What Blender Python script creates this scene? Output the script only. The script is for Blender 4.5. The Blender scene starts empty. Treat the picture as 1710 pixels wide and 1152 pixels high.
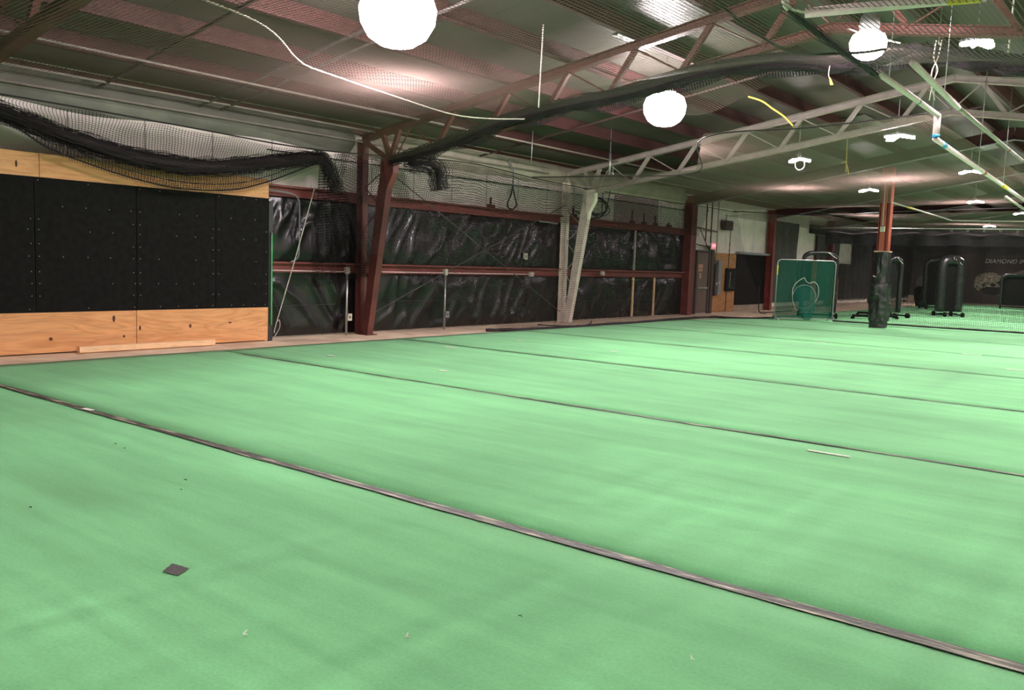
import bpy, math, random
from mathutils import Vector, Matrix, noise
random.seed(7)
SC = bpy.context.scene
COL = SC.collection
R = math.radians

# ------------------------------------------------------------------ camera, world, exposure
cam_d = bpy.data.cameras.new('camera'); cam = bpy.data.objects.new('camera', cam_d); COL.objects.link(cam)
SC.camera = cam
cam_d.sensor_fit = 'HORIZONTAL'; cam_d.sensor_width = 36.0; cam_d.lens = 36.0 * 1437.0 / 1710.0
cam_d.clip_start = 0.05; cam_d.clip_end = 200
yaw, pit, rol = 0.66972, -0.096379, 0.033693
F = Vector((-math.sin(yaw) * math.cos(pit), math.cos(yaw) * math.cos(pit), math.sin(pit)))
Rt = Vector((math.cos(yaw), math.sin(yaw), 0)); U = Rt.cross(F)
R2 = math.cos(rol) * Rt + math.sin(rol) * U; U2 = -math.sin(rol) * Rt + math.cos(rol) * U
m = Matrix((R2, U2, -F)).transposed().to_4x4(); m.translation = Vector((0, 0, 1.57))
cam.matrix_world = m

w = bpy.data.worlds.new('World'); SC.world = w; w.use_nodes = True
w.node_tree.nodes['Background'].inputs[0].default_value = (1, 0.93, 0.86, 1)
w.node_tree.nodes['Background'].inputs[1].default_value = 0.02
SC.view_settings.view_transform = 'Standard'; SC.view_settings.look = 'None'
SC.view_settings.gamma = 1; SC.view_settings.use_curve_mapping = False
SC.view_settings.exposure = 0.0
SC.cycles.transparent_max_bounces = 24
SC.cycles.max_bounces = 8
SC.cycles.sample_clamp_indirect = 4.0
LAMP_W = 290.0          # down light of one ceiling lamp
GLOW = 80.0             # brightness of the lamp lens

# ------------------------------------------------------------------ materials
MATS = {}
def mat(name, col, rough=0.6, metal=0.0, noise_s=None, noise_a=0.15, bump=None, bump_s=20, emit=None, spec=0.5, coord='Object', stretch=(1, 1, 1), col2=None):
    if name in MATS: return MATS[name]
    M = bpy.data.materials.new(name); M.use_nodes = True; n = M.node_tree.nodes; L = M.node_tree.links
    b = n['Principled BSDF']
    b.inputs['Base Color'].default_value = (*col, 1); b.inputs['Roughness'].default_value = rough
    b.inputs['Metallic'].default_value = metal; b.inputs['Specular IOR Level'].default_value = spec
    tc = n.new('ShaderNodeTexCoord'); mp = n.new('ShaderNodeMapping'); mp.inputs['Scale'].default_value = stretch
    L.new(tc.outputs[coord], mp.inputs[0])
    ns = noise_s if noise_s else 3.0
    t = n.new('ShaderNodeTexNoise'); t.inputs['Scale'].default_value = ns; t.inputs['Detail'].default_value = 6
    L.new(mp.outputs[0], t.inputs[0])
    r = n.new('ShaderNodeValToRGB'); L.new(t.outputs[0], r.inputs[0])
    c2 = col2 if col2 else tuple(min(1, c * (1 + noise_a)) for c in col)
    c1 = tuple(c * (1 - noise_a) for c in col)
    r.color_ramp.elements[0].position = 0.3; r.color_ramp.elements[0].color = (*c1, 1)
    r.color_ramp.elements[1].position = 0.7; r.color_ramp.elements[1].color = (*c2, 1)
    L.new(r.outputs[0], b.inputs['Base Color'])
    if bump:
        t2 = n.new('ShaderNodeTexNoise'); t2.inputs['Scale'].default_value = bump_s; t2.inputs['Detail'].default_value = 5
        L.new(mp.outputs[0], t2.inputs[0])
        bp = n.new('ShaderNodeBump'); bp.inputs['Strength'].default_value = bump; bp.inputs['Distance'].default_value = 0.02
        L.new(t2.outputs[0], bp.inputs['Height']); L.new(bp.outputs[0], b.inputs['Normal'])
    if emit:
        b.inputs['Emission Color'].default_value = (*emit[0], 1); b.inputs['Emission Strength'].default_value = emit[1]
    MATS[name] = M
    return M

def nodes_of(M): return M.node_tree.nodes, M.node_tree.links, M.node_tree.nodes['Principled BSDF']
def mth(n, L, op, a, b=None, c=None):
    x = n.new('ShaderNodeMath'); x.operation = op
    for i, v in enumerate((a, b, c)):
        if v is None: continue
        if isinstance(v, (int, float)): x.inputs[i].default_value = v
        else: L.new(v, x.inputs[i])
    return x.outputs[0]

def turf_mat():
    M = mat('green_turf', (0.17, 0.49, 0.21), 0.95, 0, noise_s=0.45, noise_a=0.16, bump=0.35, bump_s=220, spec=0.12, coord='Generated')
    n, L, b = nodes_of(M)
    geo = n.new('ShaderNodeNewGeometry')
    for x in n:
        if x.type == 'MAPPING': L.new(geo.outputs['Position'], x.inputs[0])
    ramp = [x for x in n if x.type == 'VALTORGB'][0]
    # fine fibre mottling and traffic streaks that run across the rolls
    m2 = n.new('ShaderNodeMapping'); m2.inputs['Scale'].default_value = (0.25, 1.6, 1); m2.inputs['Rotation'].default_value = (0, 0, 0.25)
    L.new(geo.outputs['Position'], m2.inputs[0])
    t = n.new('ShaderNodeTexNoise'); t.inputs['Scale'].default_value = 1.6; t.inputs['Detail'].default_value = 8; t.inputs['Roughness'].default_value = 0.65
    L.new(m2.outputs[0], t.inputs[0])
    t3 = n.new('ShaderNodeTexNoise'); t3.inputs['Scale'].default_value = 60; t3.inputs['Detail'].default_value = 4; L.new(geo.outputs['Position'], t3.inputs[0])
    s = mth(n, L, 'ADD', mth(n, L, 'MULTIPLY', t.outputs[0], 0.85), mth(n, L, 'MULTIPLY', t3.outputs[0], 0.40))
    s = mth(n, L, 'ADD', s, 0.40)
    mx = n.new('ShaderNodeVectorMath'); mx.operation = 'SCALE'; L.new(ramp.outputs[0], mx.inputs[0]); L.new(s, mx.inputs[3])
    L.new(mx.outputs[0], b.inputs['Base Color'])
    b.inputs['Sheen Weight'].default_value = 0.25; b.inputs['Sheen Tint'].default_value = (0.7, 1, 0.7, 1); b.inputs['Sheen Roughness'].default_value = 0.6
    return M

def wood_mat(name, c1, c2, sc=1.0, axis=(0.6, 0.35, 3.0)):
    M = mat(name, c1, 0.65, 0, noise_s=2, bump=0.1, bump_s=30)
    n, L, b = nodes_of(M)
    geo = n.new('ShaderNodeNewGeometry'); mp = n.new('ShaderNodeMapping'); mp.inputs['Scale'].default_value = axis
    L.new(geo.outputs['Position'], mp.inputs[0])
    t = n.new('ShaderNodeTexNoise'); t.inputs['Scale'].default_value = 1.1 * sc; t.inputs['Detail'].default_value = 3; t.inputs['Distortion'].default_value = 0.6
    L.new(mp.outputs[0], t.inputs[0])
    wv = n.new('ShaderNodeTexWave'); wv.inputs['Scale'].default_value = 0.3; wv.inputs['Distortion'].default_value = 0
    s = mth(n, L, 'FRACT', mth(n, L, 'MULTIPLY', t.outputs[0], 11.0))
    r = n.new('ShaderNodeValToRGB'); L.new(s, r.inputs[0])
    r.color_ramp.elements[0].color = (*c2, 1); r.color_ramp.elements[1].color = (*c1, 1); r.color_ramp.elements[0].position = 0.0; r.color_ramp.elements[1].position = 0.5
    e = r.color_ramp.elements.new(1.0); e.color = (*[(a * .6 + d * .4) for a, d in zip(c1, c2)], 1)
    # fine grain
    t2 = n.new('ShaderNodeTexNoise'); t2.inputs['Scale'].default_value = 6 * sc; t2.inputs['Detail'].default_value = 6; L.new(mp.outputs[0], t2.inputs[0])
    s2 = mth(n, L, 'ADD', mth(n, L, 'MULTIPLY', t2.outputs[0], 0.5), 0.75)
    mx = n.new('ShaderNodeVectorMath'); mx.operation = 'SCALE'; L.new(r.outputs[0], mx.inputs[0]); L.new(s2, mx.inputs[3])
    # knots
    v = n.new('ShaderNodeTexVoronoi'); v.inputs['Scale'].default_value = 1.25
    mp3 = n.new('ShaderNodeMapping'); mp3.inputs['Scale'].default_value = (1, 1, 0.75); mp3.inputs['Location'].default_value = (0.3, 0.2, 0.35); L.new(geo.outputs['Position'], mp3.inputs[0]); L.new(mp3.outputs[0], v.inputs[0])
    k = mth(n, L, 'LESS_THAN', v.outputs['Distance'], 0.045)
    mk = n.new('ShaderNodeMix'); mk.data_type = 'RGBA'; L.new(k, mk.inputs[0]); L.new(mx.outputs[0], mk.inputs[6]); mk.inputs[7].default_value = (0.09, 0.03, 0.015, 1)
    L.new(mk.outputs[2], b.inputs['Base Color'])
    return M

def net_mat(name, col, cell=0.045, thick=0.006, rough=0.55, gloss=0.3):
    if name in MATS: return MATS[name]
    M = bpy.data.materials.new(name); M.use_nodes = True; n = M.node_tree.nodes; L = M.node_tree.links
    b = n['Principled BSDF']; out = n['Material Output']
    b.inputs['Base Color'].default_value = (*col, 1); b.inputs['Roughness'].default_value = rough; b.inputs['Specular IOR Level'].default_value = gloss
    uv = n.new('ShaderNodeUVMap'); sp = n.new('ShaderNodeSeparateXYZ'); L.new(uv.outputs[0], sp.inputs[0])
    f = thick / cell
    a = mth(n, L, 'LESS_THAN', mth(n, L, 'FRACT', mth(n, L, 'DIVIDE', sp.outputs[0], cell)), f)
    c = mth(n, L, 'LESS_THAN', mth(n, L, 'FRACT', mth(n, L, 'DIVIDE', sp.outputs[1], cell)), f)
    g = mth(n, L, 'MAXIMUM', a, c)
    tr = n.new('ShaderNodeBsdfTransparent'); tl = n.new('ShaderNodeBsdfTranslucent'); tl.inputs[0].default_value = (*[min(1, x * 1.0) for x in col], 1)
    m1 = n.new('ShaderNodeMixShader'); m1.inputs[0].default_value = 0.28; L.new(b.outputs[0], m1.inputs[1]); L.new(tl.outputs[0], m1.inputs[2])
    m2 = n.new('ShaderNodeMixShader'); L.new(g, m2.inputs[0]); L.new(tr.outputs[0], m2.inputs[1]); L.new(m1.outputs[0], m2.inputs[2])
    L.new(m2.outputs[0], out.inputs[0])
    MATS[name] = M
    return M

def seamed(name, col, period, width, dark, axis='Y', **kw):
    """a sheet with straight laps every <period> metres along an axis"""
    M = mat(name, col, **kw); n, L, b = nodes_of(M)
    geo = n.new('ShaderNodeNewGeometry'); sp = n.new('ShaderNodeSeparateXYZ'); L.new(geo.outputs['Position'], sp.inputs[0])
    a = mth(n, L, 'FRACT', mth(n, L, 'DIVIDE', sp.outputs[axis], period))
    k = mth(n, L, 'LESS_THAN', a, width / period)
    rp = [x for x in n if x.type == 'VALTORGB'][0]
    mk = n.new('ShaderNodeMix'); mk.data_type = 'RGBA'; L.new(k, mk.inputs[0]); L.new(rp.outputs[0], mk.inputs[6]); mk.inputs[7].default_value = (*dark, 1)
    L.new(mk.outputs[2], b.inputs['Base Color'])
    return M

TURF = turf_mat()
CONC = mat('worn_concrete', (0.90, 0.64, 0.46), 0.8, 0, 1.6, 0.28, bump=0.15, bump_s=25)
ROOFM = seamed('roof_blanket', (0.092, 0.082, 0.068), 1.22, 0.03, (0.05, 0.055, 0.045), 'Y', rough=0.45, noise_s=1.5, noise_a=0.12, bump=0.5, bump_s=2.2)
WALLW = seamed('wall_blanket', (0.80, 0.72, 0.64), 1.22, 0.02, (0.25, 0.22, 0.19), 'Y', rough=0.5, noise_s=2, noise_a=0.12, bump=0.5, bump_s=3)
REDG = mat('red_girt_steel', (0.20, 0.042, 0.034), 0.55, 0, 4, 0.2)
RED = mat('red_oxide_steel', (0.06, 0.017, 0.015), 0.8, 0, 4, 0.22, bump=0.05)
REDD = mat('dark_red_steel', (0.12, 0.032, 0.027), 0.55, 0, 3, 0.25)
REDB = mat('bright_red_steel', (0.42, 0.09, 0.05), 0.5, 0, 4, 0.15)
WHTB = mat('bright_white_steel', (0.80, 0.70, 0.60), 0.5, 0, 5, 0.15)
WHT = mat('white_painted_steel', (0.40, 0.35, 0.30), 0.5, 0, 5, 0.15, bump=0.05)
GALV = mat('galvanised_steel', (0.45, 0.45, 0.44), 0.35, 0.7, 8, 0.15)
GREYP = mat('grey_paint', (0.22, 0.24, 0.25), 0.5, 0, 8, 0.1)
BEIGE = mat('beige_plastic', (0.55, 0.52, 0.42), 0.5, 0, 8, 0.08)
BLK = mat('black_rubber_mat', (0.009, 0.0085, 0.008), 0.8, 0, 10, 0.3, bump=0.2, bump_s=80, spec=0.12)
SHEET = mat('black_plastic_sheet', (0.008, 0.007, 0.007), 0.27, 0, 5, 0.3, bump=0.2, bump_s=3, spec=0.5)
CURT = mat('black_curtain', (0.022, 0.02, 0.02), 0.8, 0, 3, 0.3)
GCURT = mat('grey_curtain', (0.06, 0.052, 0.05), 0.8, 0, 3, 0.3)
PLY = wood_mat('plywood', (0.78, 0.40, 0.17), (0.66, 0.29, 0.105))
PINE = wood_mat('pine_board', (0.92, 0.62, 0.36), (0.86, 0.54, 0.28), 2, (3, 0.4, 3))
PLYO = wood_mat('orange_plywood', (0.46, 0.22, 0.075), (0.36, 0.16, 0.05))
DOORM = mat('brown_door_paint', (0.13, 0.085, 0.065), 0.5, 0, 5, 0.1)
DOORF = mat('dark_brown_frame', (0.06, 0.035, 0.03), 0.5, 0, 5, 0.1)
ROPEW = mat('white_rope', (0.70, 0.64, 0.55), 0.8, 0, 60, 0.3)
ROPEY = mat('yellow_rope', (0.85, 0.65, 0.12), 0.7, 0, 60, 0.2)
ROPEB = mat('black_rope', (0.022, 0.015, 0.017), 0.7, 0, 60, 0.3)
PADB = mat('black_vinyl_pad', (0.014, 0.016, 0.015), 0.35, 0, 6, 0.4, bump=0.8, bump_s=9, spec=0.6)
WHITE = mat('white_tape', (0.80, 0.78, 0.70), 0.7, 0, 20, 0.1)
CHALK = mat('painted_white_mark', (0.72, 0.83, 0.68), 0.9, 0, 15, 0.15)
NET = net_mat('black_netting', (0.16, 0.115, 0.10), 0.045, 0.0105)
NET2 = net_mat('brown_netting', (0.22, 0.155, 0.135), 0.045, 0.0125)
NETD = net_mat('dense_black_netting', (0.02, 0.018, 0.02), 0.045, 0.017)
NETW = net_mat('side_netting', (0.012, 0.010, 0.010), 0.05, 0.0078, gloss=0.1)
NETG = net_mat('green_netting', (0.004, 0.12, 0.08), 0.035, 0.0085)
BUNCH = mat('gathered_netting', (0.024, 0.014, 0.018), 0.8, 0, 40, 0.6, bump=0.9, bump_s=60)
FOIL = mat('crumpled_foil', (0.75, 0.75, 0.74), 0.28, 0.9, 6, 0.1, bump=1.0, bump_s=9)
PVCW = mat('white_pipe', (0.95, 0.70, 0.71), 0.4, 0, 12, 0.12)
BLUE = mat('blue_tape', (0.05, 0.38, 0.75), 0.5, 0, 10, 0.1)
YEL = mat('yellow_tape', (0.80, 0.55, 0.05), 0.5, 0, 10, 0.1)
TAPEB = mat('black_seam_tape', (0.09, 0.075, 0.065), 0.35, 0.3, 5, 0.2, bump=0.5, bump_s=30, col2=(0.22, 0.17, 0.14))

def seam_mat():
    M = mat('worn_seam', (0.035, 0.03, 0.028), 0.5, 0, 4, 0.3, bump=0.4, bump_s=40)
    n, L, b = nodes_of(M)
    geo = n.new('ShaderNodeNewGeometry'); mp = n.new('ShaderNodeMapping'); mp.inputs['Scale'].default_value = (1.6, 22, 1); L.new(geo.outputs['Position'], mp.inputs[0])
    t = n.new('ShaderNodeTexNoise'); t.inputs['Scale'].default_value = 1.6; t.inputs['Detail'].default_value = 5; t.inputs['Roughness'].default_value = 0.6; L.new(mp.outputs[0], t.inputs[0])
    r = n.new('ShaderNodeValToRGB'); L.new(t.outputs[0], r.inputs[0])
    e = r.color_ramp.elements; e[0].position = 0.40; e[0].color = (0.035, 0.032, 0.03, 1); e[1].position = 0.66; e[1].color = (0.56, 0.53, 0.37, 1)
    x = e.new(0.53); x.color = (0.10, 0.105, 0.08, 1)
    L.new(r.outputs[0], b.inputs['Base Color'])
    return M
SEAM = seam_mat()

def lens_mat(name, strength, col=(1, 0.88, 0.92)):
    M = bpy.data.materials.new(name); M.use_nodes = True; n = M.node_tree.nodes; L = M.node_tree.links
    n.remove(n['Principled BSDF']); e = n.new('ShaderNodeEmission'); e.inputs[0].default_value = (*col, 1); e.inputs[1].default_value = strength
    L.new(e.outputs[0], n['Material Output'].inputs[0]); MATS[name] = M; return M
LENS = lens_mat('lit_lens', GLOW)
GLOBE = lens_mat('glare_globe', 135.0)
EXITR = lens_mat('lit_exit_sign', 1.3, (1.0, 0.22, 0.28))
GTUBE = mat('green_tube', (0.10, 0.62, 0.20), 0.4, 0, 5, 0.1)

# ------------------------------------------------------------------ mesh helpers
class MB:
    def __init__(s): s.v = []; s.f = []; s.uv = {}
    def add(s, vs, fs):
        o = len(s.v); s.v += [Vector(v) for v in vs]; s.f += [tuple(i + o for i in f) for f in fs]; return s
    def box(s, a, b):
        (x0, y0, z0), (x1, y1, z1) = a, b
        return s.add([(x0, y0, z0), (x1, y0, z0), (x1, y1, z0), (x0, y1, z0), (x0, y0, z1), (x1, y0, z1), (x1, y1, z1), (x0, y1, z1)],
                     [(0, 3, 2, 1), (4, 5, 6, 7), (0, 1, 5, 4), (1, 2, 6, 5), (2, 3, 7, 6), (3, 0, 4, 7)])
    def obox(s, c, ax, ay, az):
        """box at centre c with half-axis vectors"""
        c, ax, ay, az = map(Vector, (c, ax, ay, az))
        vs = [c + i * ax + j * ay + k * az for k in (-1, 1) for j in (-1, 1) for i in (-1, 1)]
        return s.add(vs, [(0, 2, 3, 1), (4, 5, 7, 6), (0, 1, 5, 4), (1, 3, 7, 5), (3, 2, 6, 7), (2, 0, 4, 6)])
    def bar(s, p, q, w, h, up=(0, 0, 1)):
        """rectangular bar from p to q, w along side, h along up"""
        p, q, up = Vector(p), Vector(q), Vector(up); d = (q - p); l = d.length; d.normalize()
        sd = d.cross(up)
        if sd.length < 1e-4: sd = d.cross(Vector((1, 0, 0)))
        sd.normalize(); u = sd.cross(d)
        return s.obox((p + q) / 2, d * l / 2, sd * w / 2, u * h / 2)
    def ibeam(s, p, q, w, h, t=0.012, up=(0, 0, 1)):
        p, q, up = Vector(p), Vector(q), Vector(up); d = (q - p).normalized(); sd = d.cross(up).normalized(); u = sd.cross(d)
        s.bar(p + u * (h / 2 - t / 2), q + u * (h / 2 - t / 2), w, t, up); s.bar(p - u * (h / 2 - t / 2), q - u * (h / 2 - t / 2), w, t, up)
        s.bar(p, q, t, h - 2 * t, up); return s
    def tube(s, path, r, seg=8, cap=True):
        P = [Vector(p) for p in path]; n = len(P); rings = []
        rr = r if callable(r) else (lambda i: r)
        prev = None
        for i in range(n):
            d = (P[min(i + 1, n - 1)] - P[max(i - 1, 0)]).normalized()
            a = prev if prev is not None else (Vector((0, 0, 1)) if abs(d.z) < 0.9 else Vector((1, 0, 0)))
            a = (a - d * a.dot(d)).normalized(); prev = a; b = d.cross(a)
            rings.append([P[i] + (a * math.cos(2 * math.pi * k / seg) + b * math.sin(2 * math.pi * k / seg)) * rr(i) for k in range(seg)])
        o = len(s.v)
        for rg in rings: s.v += rg
        for i in range(n - 1):
            for k in range(seg):
                s.f.append((o + i * seg + k, o + i * seg + (k + 1) % seg, o + (i + 1) * seg + (k + 1) % seg, o + (i + 1) * seg + k))
        if cap:
            s.f.append(tuple(o + k for k in reversed(range(seg)))); s.f.append(tuple(o + (n - 1) * seg + k for k in range(seg)))
        return s
    def lathe(s, prof, c, seg=20, squash=(1, 1)):
        c = Vector(c); o = len(s.v)
        for (r, z) in prof:
            for k in range(seg):
                a = 2 * math.pi * k / seg; s.v.append(c + Vector((r * math.cos(a) * squash[0], r * math.sin(a) * squash[1], z)))
        for i in range(len(prof) - 1):
            for k in range(seg):
                s.f.append((o + i * seg + k, o + i * seg + (k + 1) % seg, o + (i + 1) * seg + (k + 1) % seg, o + (i + 1) * seg + k))
        s.f.append(tuple(o + k for k in reversed(range(seg)))); s.f.append(tuple(o + (len(prof) - 1) * seg + k for k in range(seg)))
        return s
    def prism(s, poly, y0, y1):
        """polygon in (x,z) extruded along y"""
        n = len(poly); vs = [(x, y0, z) for x, z in poly] + [(x, y1, z) for x, z in poly]
        return s.add(vs, [tuple(range(n)), tuple(reversed(range(n, 2 * n)))] + [(i, i + n, (i + 1) % n + n, (i + 1) % n) for i in range(n)])
    def grid(s, fn, nu, nv, uvfn=None):
        o = len(s.v)
        for j in range(nv + 1):
            for i in range(nu + 1):
                u, v = i / nu, j / nv; s.v.append(Vector(fn(u, v)))
                if uvfn: s.uv[len(s.v) - 1] = uvfn(u, v)
        for j in range(nv):
            for i in range(nu):
                a = o + j * (nu + 1) + i; s.f.append((a, a + 1, a + nu + 2, a + nu + 1))
        return s
    def build(s, name, m_, parent=None, smooth=False, bevel=None, sub=False):
        me = bpy.data.meshes.new(name); o = bpy.data.objects.new(name, me); COL.objects.link(o)
        if parent is None:
            xs = [v.x for v in s.v]; ys = [v.y for v in s.v]; zs = [v.z for v in s.v]
            org = Vector(((min(xs) + max(xs)) / 2, (min(ys) + max(ys)) / 2, min(zs))); o.location = org
        else:
            org = Vector((0, 0, 0)); p = parent
            while p is not None: org += p.location; p = p.parent
            o.parent = parent
        me.from_pydata([v - org for v in s.v], [], s.f)
        if s.uv:
            ul = me.uv_layers.new(name='UVMap')
            for l in me.loops: ul.data[l.index].uv = s.uv.get(l.vertex_index, (0, 0))
        me.materials.append(m_)
        if smooth:
            for p in me.polygons: p.use_smooth = True
        if bevel:
            b = o.modifiers.new('bevel', 'BEVEL'); b.width = bevel; b.segments = 2; b.limit_method = 'ANGLE'
        me.update()
        return o

def tag(o, label=None, cat=None, group=None, kind=None):
    if label: o['label'] = label
    if cat: o['category'] = cat
    if group: o['group'] = group
    if kind: o['kind'] = kind
    return o
def thing(name, loc, label, cat, group=None):
    o = bpy.data.objects.new(name, None); COL.objects.link(o); o.location = loc; o.empty_display_size = 0.2
    return tag(o, label, cat, group)
def copy_tree(o, loc, label=None, parent=None):
    c = o.copy(); COL.objects.link(c)
    if parent is not None: c.parent = parent
    else: c.location = loc
    if label: c['label'] = label
    for ch in list(o.children): copy_tree(ch, None, None, c)
    return c
def struct(mb, name, m_, **kw): return tag(mb.build(name, m_, **kw), kind='structure')
def catmull(pts, n=8):
    P = [Vector(p) for p in pts]; P = [P[0] * 2 - P[1]] + P + [P[-1] * 2 - P[-2]]; out = []
    for i in range(1, len(P) - 2):
        for k in range(n):
            t = k / n; a, b, c, d = P[i - 1], P[i], P[i + 1], P[i + 2]
            out.append(0.5 * ((2 * b) + (c - a) * t + (2 * a - 5 * b + 4 * c - d) * t * t + (3 * b - a - 3 * c + d) * t ** 3))
    out.append(P[-2]); return out
def along(pts, t):
    """point at fraction t (by length) of a polyline"""
    L_ = [0]
    for a, b in zip(pts, pts[1:]): L_.append(L_[-1] + (Vector(b) - Vector(a)).length)
    d = t * L_[-1]
    for i in range(len(pts) - 1):
        if d <= L_[i + 1] or i == len(pts) - 2:
            k = (d - L_[i]) / max(1e-6, L_[i + 1] - L_[i]); return Vector(pts[i]).lerp(Vector(pts[i + 1]), k)
def nz(*a): return noise.noise(Vector(a))

# ------------------------------------------------------------------ setting
XW = -13.5; XR = 5.3; Y0 = -3.0; Y1 = 55.0; RX = -4.1
def roofz(x): return 5.80 - 0.167 * abs(x - RX)
struct(MB().box((XW - .3, Y0 - .3, -0.3), (XR + .3, Y1 + .3, 0)), 'floor', CONC)
def roof(xa, xb):
    mb = MB(); n = 28
    def f(u, v):
        x = xa + (xb - xa) * u; y = Y0 - .1 + (Y1 - Y0 + .2) * v
        return (x, y, roofz(x))
    mb.grid(f, 8, 60); return mb
rf = roof(XW - .2, RX); rf.grid(lambda u, v: (RX + (XR + .2 - RX) * u, Y0 - .1 + (Y1 - Y0 + .2) * v, roofz(RX + (XR + .2 - RX) * u)), 8, 60)
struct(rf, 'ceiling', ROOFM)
struct(MB().box((XW - .15, Y0, 0), (XW, Y1, 4.25)), 'wall_left', WALLW)
struct(MB().box((XR, Y0, 0), (XR + .15, Y1, 4.25)), 'wall_right', WALLW)
gable = [(XW, 0), (XR, 0), (XR, roofz(XR)), (RX, roofz(RX)), (XW, roofz(XW))]
struct(MB().prism(gable, Y1, Y1 + .15), 'wall_back', mat('dark_end_wall', (0.09, 0.075, 0.07), 0.8, 0, 2, 0.2))
struct(MB().prism(gable, Y0 - .15, Y0), 'wall_front', WALLW)
struct(MB().box((XW, 33.4, 0), (XW + .1, Y1, 0.12)), 'baseboard_left', mat('pale_curb', (0.34, 0.27, 0.2), 0.8, 0, 4, .2))
struct(MB().box((XW, Y1 - .2, 0), (XR, Y1, 0.10)), 'baseboard_back', MATS['pale_curb'])

# ------------------------------------------------------------------ lamps
def lamp_round(loc, r, label, power=1.0):
    x, y, z = loc
    t = thing('ceiling_lamp', (x, y, z + .25), label, 'lamp', 'high bay lamps')
    zt = roofz(x) - .02
    MB().tube([(x, y, z + r * .7 + .19), (x, y, zt)], 0.008, 6).build('hanger_rod', GALV, t)
    MB().lathe([(0.06, r * .7 + .2), (0.10, r * .7 + .16), (0.12, r * .7 + .05), (r * .5, r * .70), (r * .54, r * .62)], (x, y, z), 24).build('housing', GALV, t, True)
    if power > .7:
        ld = bpy.data.lights.new('down_light', 'AREA'); ld.shape = 'DISK'; ld.size = r * 2; ld.energy = LAMP_W * .45 * power; ld.color = (1, .875, .89)
        lo = bpy.data.objects.new('down_light', ld); COL.objects.link(lo); lo.parent = t; lo.location = (0, 0, -.25 - r * .95)
    MB().lathe([(r * .5, r * .64), (r * .86, r * .42), (r, r * .05), (r * .95, -r * .33), (r * .76, -r * .66), (r * .45, -r * .86), (0.03, -r * .92)], (x, y, z), 24).build('lens', GLOBE, t, True)  # globe as wide as the lamp's bloom, so the glare is in the shape
    return t
def lamp_wings(loc, s, label, rot=0.3, power=1.0, n=3):
    x, y, z = loc
    t = thing('ceiling_lamp', (x, y, z + .1), label, 'lamp', 'winged lamps')
    zt = roofz(x) - .02
    MB().tube([(x, y, z + .08), (x, y, zt)], 0.01, 6).build('hanger_rod', GALV, t)
    MB().lathe([(0.05, .12), (0.07, .10), (0.07, 0.0), (0.05, -.03)], (x, y, z), 16).build('housing', GALV, t, True)
    for k in range(n):
        a = rot + k * 2 * math.pi / n; d = Vector((math.cos(a), math.sin(a), -.18)).normalized(); sd = Vector((-math.sin(a), math.cos(a), 0)); up = sd.cross(d) * -1
        c = Vector((x, y, z)) + d * (s * .62)
        wg = MB().obox(c + up * .0 + Vector((0, 0, .02)), d * s * .45, sd * s * .26, Vector((0, 0, .018))).build('wing', GREYP, t)
        MB().obox(c + Vector((0, 0, -.02)), d * s * .42, sd * s * .24, Vector((0, 0, .022))).build('led_panel', LENS, wg)
    ld = bpy.data.lights.new('down_light', 'AREA'); ld.shape = 'DISK'; ld.size = s; ld.energy = LAMP_W * power; ld.color = (1, .875, .89); ld.spread = R(170)
    lo = bpy.data.objects.new('down_light', ld); COL.objects.link(lo); lo.parent = t; lo.location = (0, 0, -.1 - s * .2)
    return t
lamp_round((-7.35, 7.0, 4.35), .44, 'biggest glaring round ceiling lamp, above the left of the green floor', 1.0)
lamp_round((-7.55, 13.6, 4.35), .37, 'round glaring ceiling lamp just beyond the black gathered net roll', .9)
lamp_round((-3.3, 10.75, 4.28), .21, 'small round glaring ceiling lamp by the upper end of the white hanging pipes', .55)
lamp_wings((-7.6, 20.2, 4.22), .26, 'winged ceiling lamp with a white cable loop below, under the white truss', 0.55)
lamp_wings((-5.25, 19.5, 4.52), .33, 'glaring ceiling lamp directly above the red padded column', 0.2)
lamp_wings((-8.35, 28.2, 4.22), .30, 'winged ceiling lamp just left of the red column', 0.5)
lamp_wings((-5.2, 26.7, 4.52), .30, 'winged ceiling lamp beside the far run of white pipe, right of the red column', 0.6)
lamp_wings((-2.56, 12.9, 4.68), .22, 'ceiling lamp with clustered glowing panels seen through netting at upper right', 0.9, 0.8, 4)
# further lamps added beyond the seen ones, powered to light turf, pipes, far end
for (x, y, z) in ((-7.4, 0.2, 4.4), (-2.0, 5.0, 4.25), (-3.2, 0.6, 4.7), (1.8, 2.2, 4.4), (1.8, 9.0, 4.4), (1.8, 16.0, 4.4), (1.8, 23.0, 4.4), (-1.5, 20.5, 4.6), (-1.5, 31, 4.5), (-6.5, 34.5, 4.3), (-6.0, 41, 4.3), (-8.5, 49, 4.2)):
    lamp_wings((x, y, z), .28 if y > 6 else .15, 'added winged ceiling lamp, placed to light turf, pipes and far end', 0.4, (2.0 if y < 6 else 2.3) if y < 28 else 3.0)
# white cable loop under the lamp at the white truss
tag(MB().tube(catmull([(-7.66, 20.15, 4.15), (-7.64, 20.13, 4.0), (-7.55, 20.15, 3.93), (-7.46, 20.2, 4.0), (-7.46, 20.2, 4.13)]), .009, 6).build('cable_loop', PVCW, None, True), 'thin white cable loop hanging under the winged lamp', 'cable')

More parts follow.
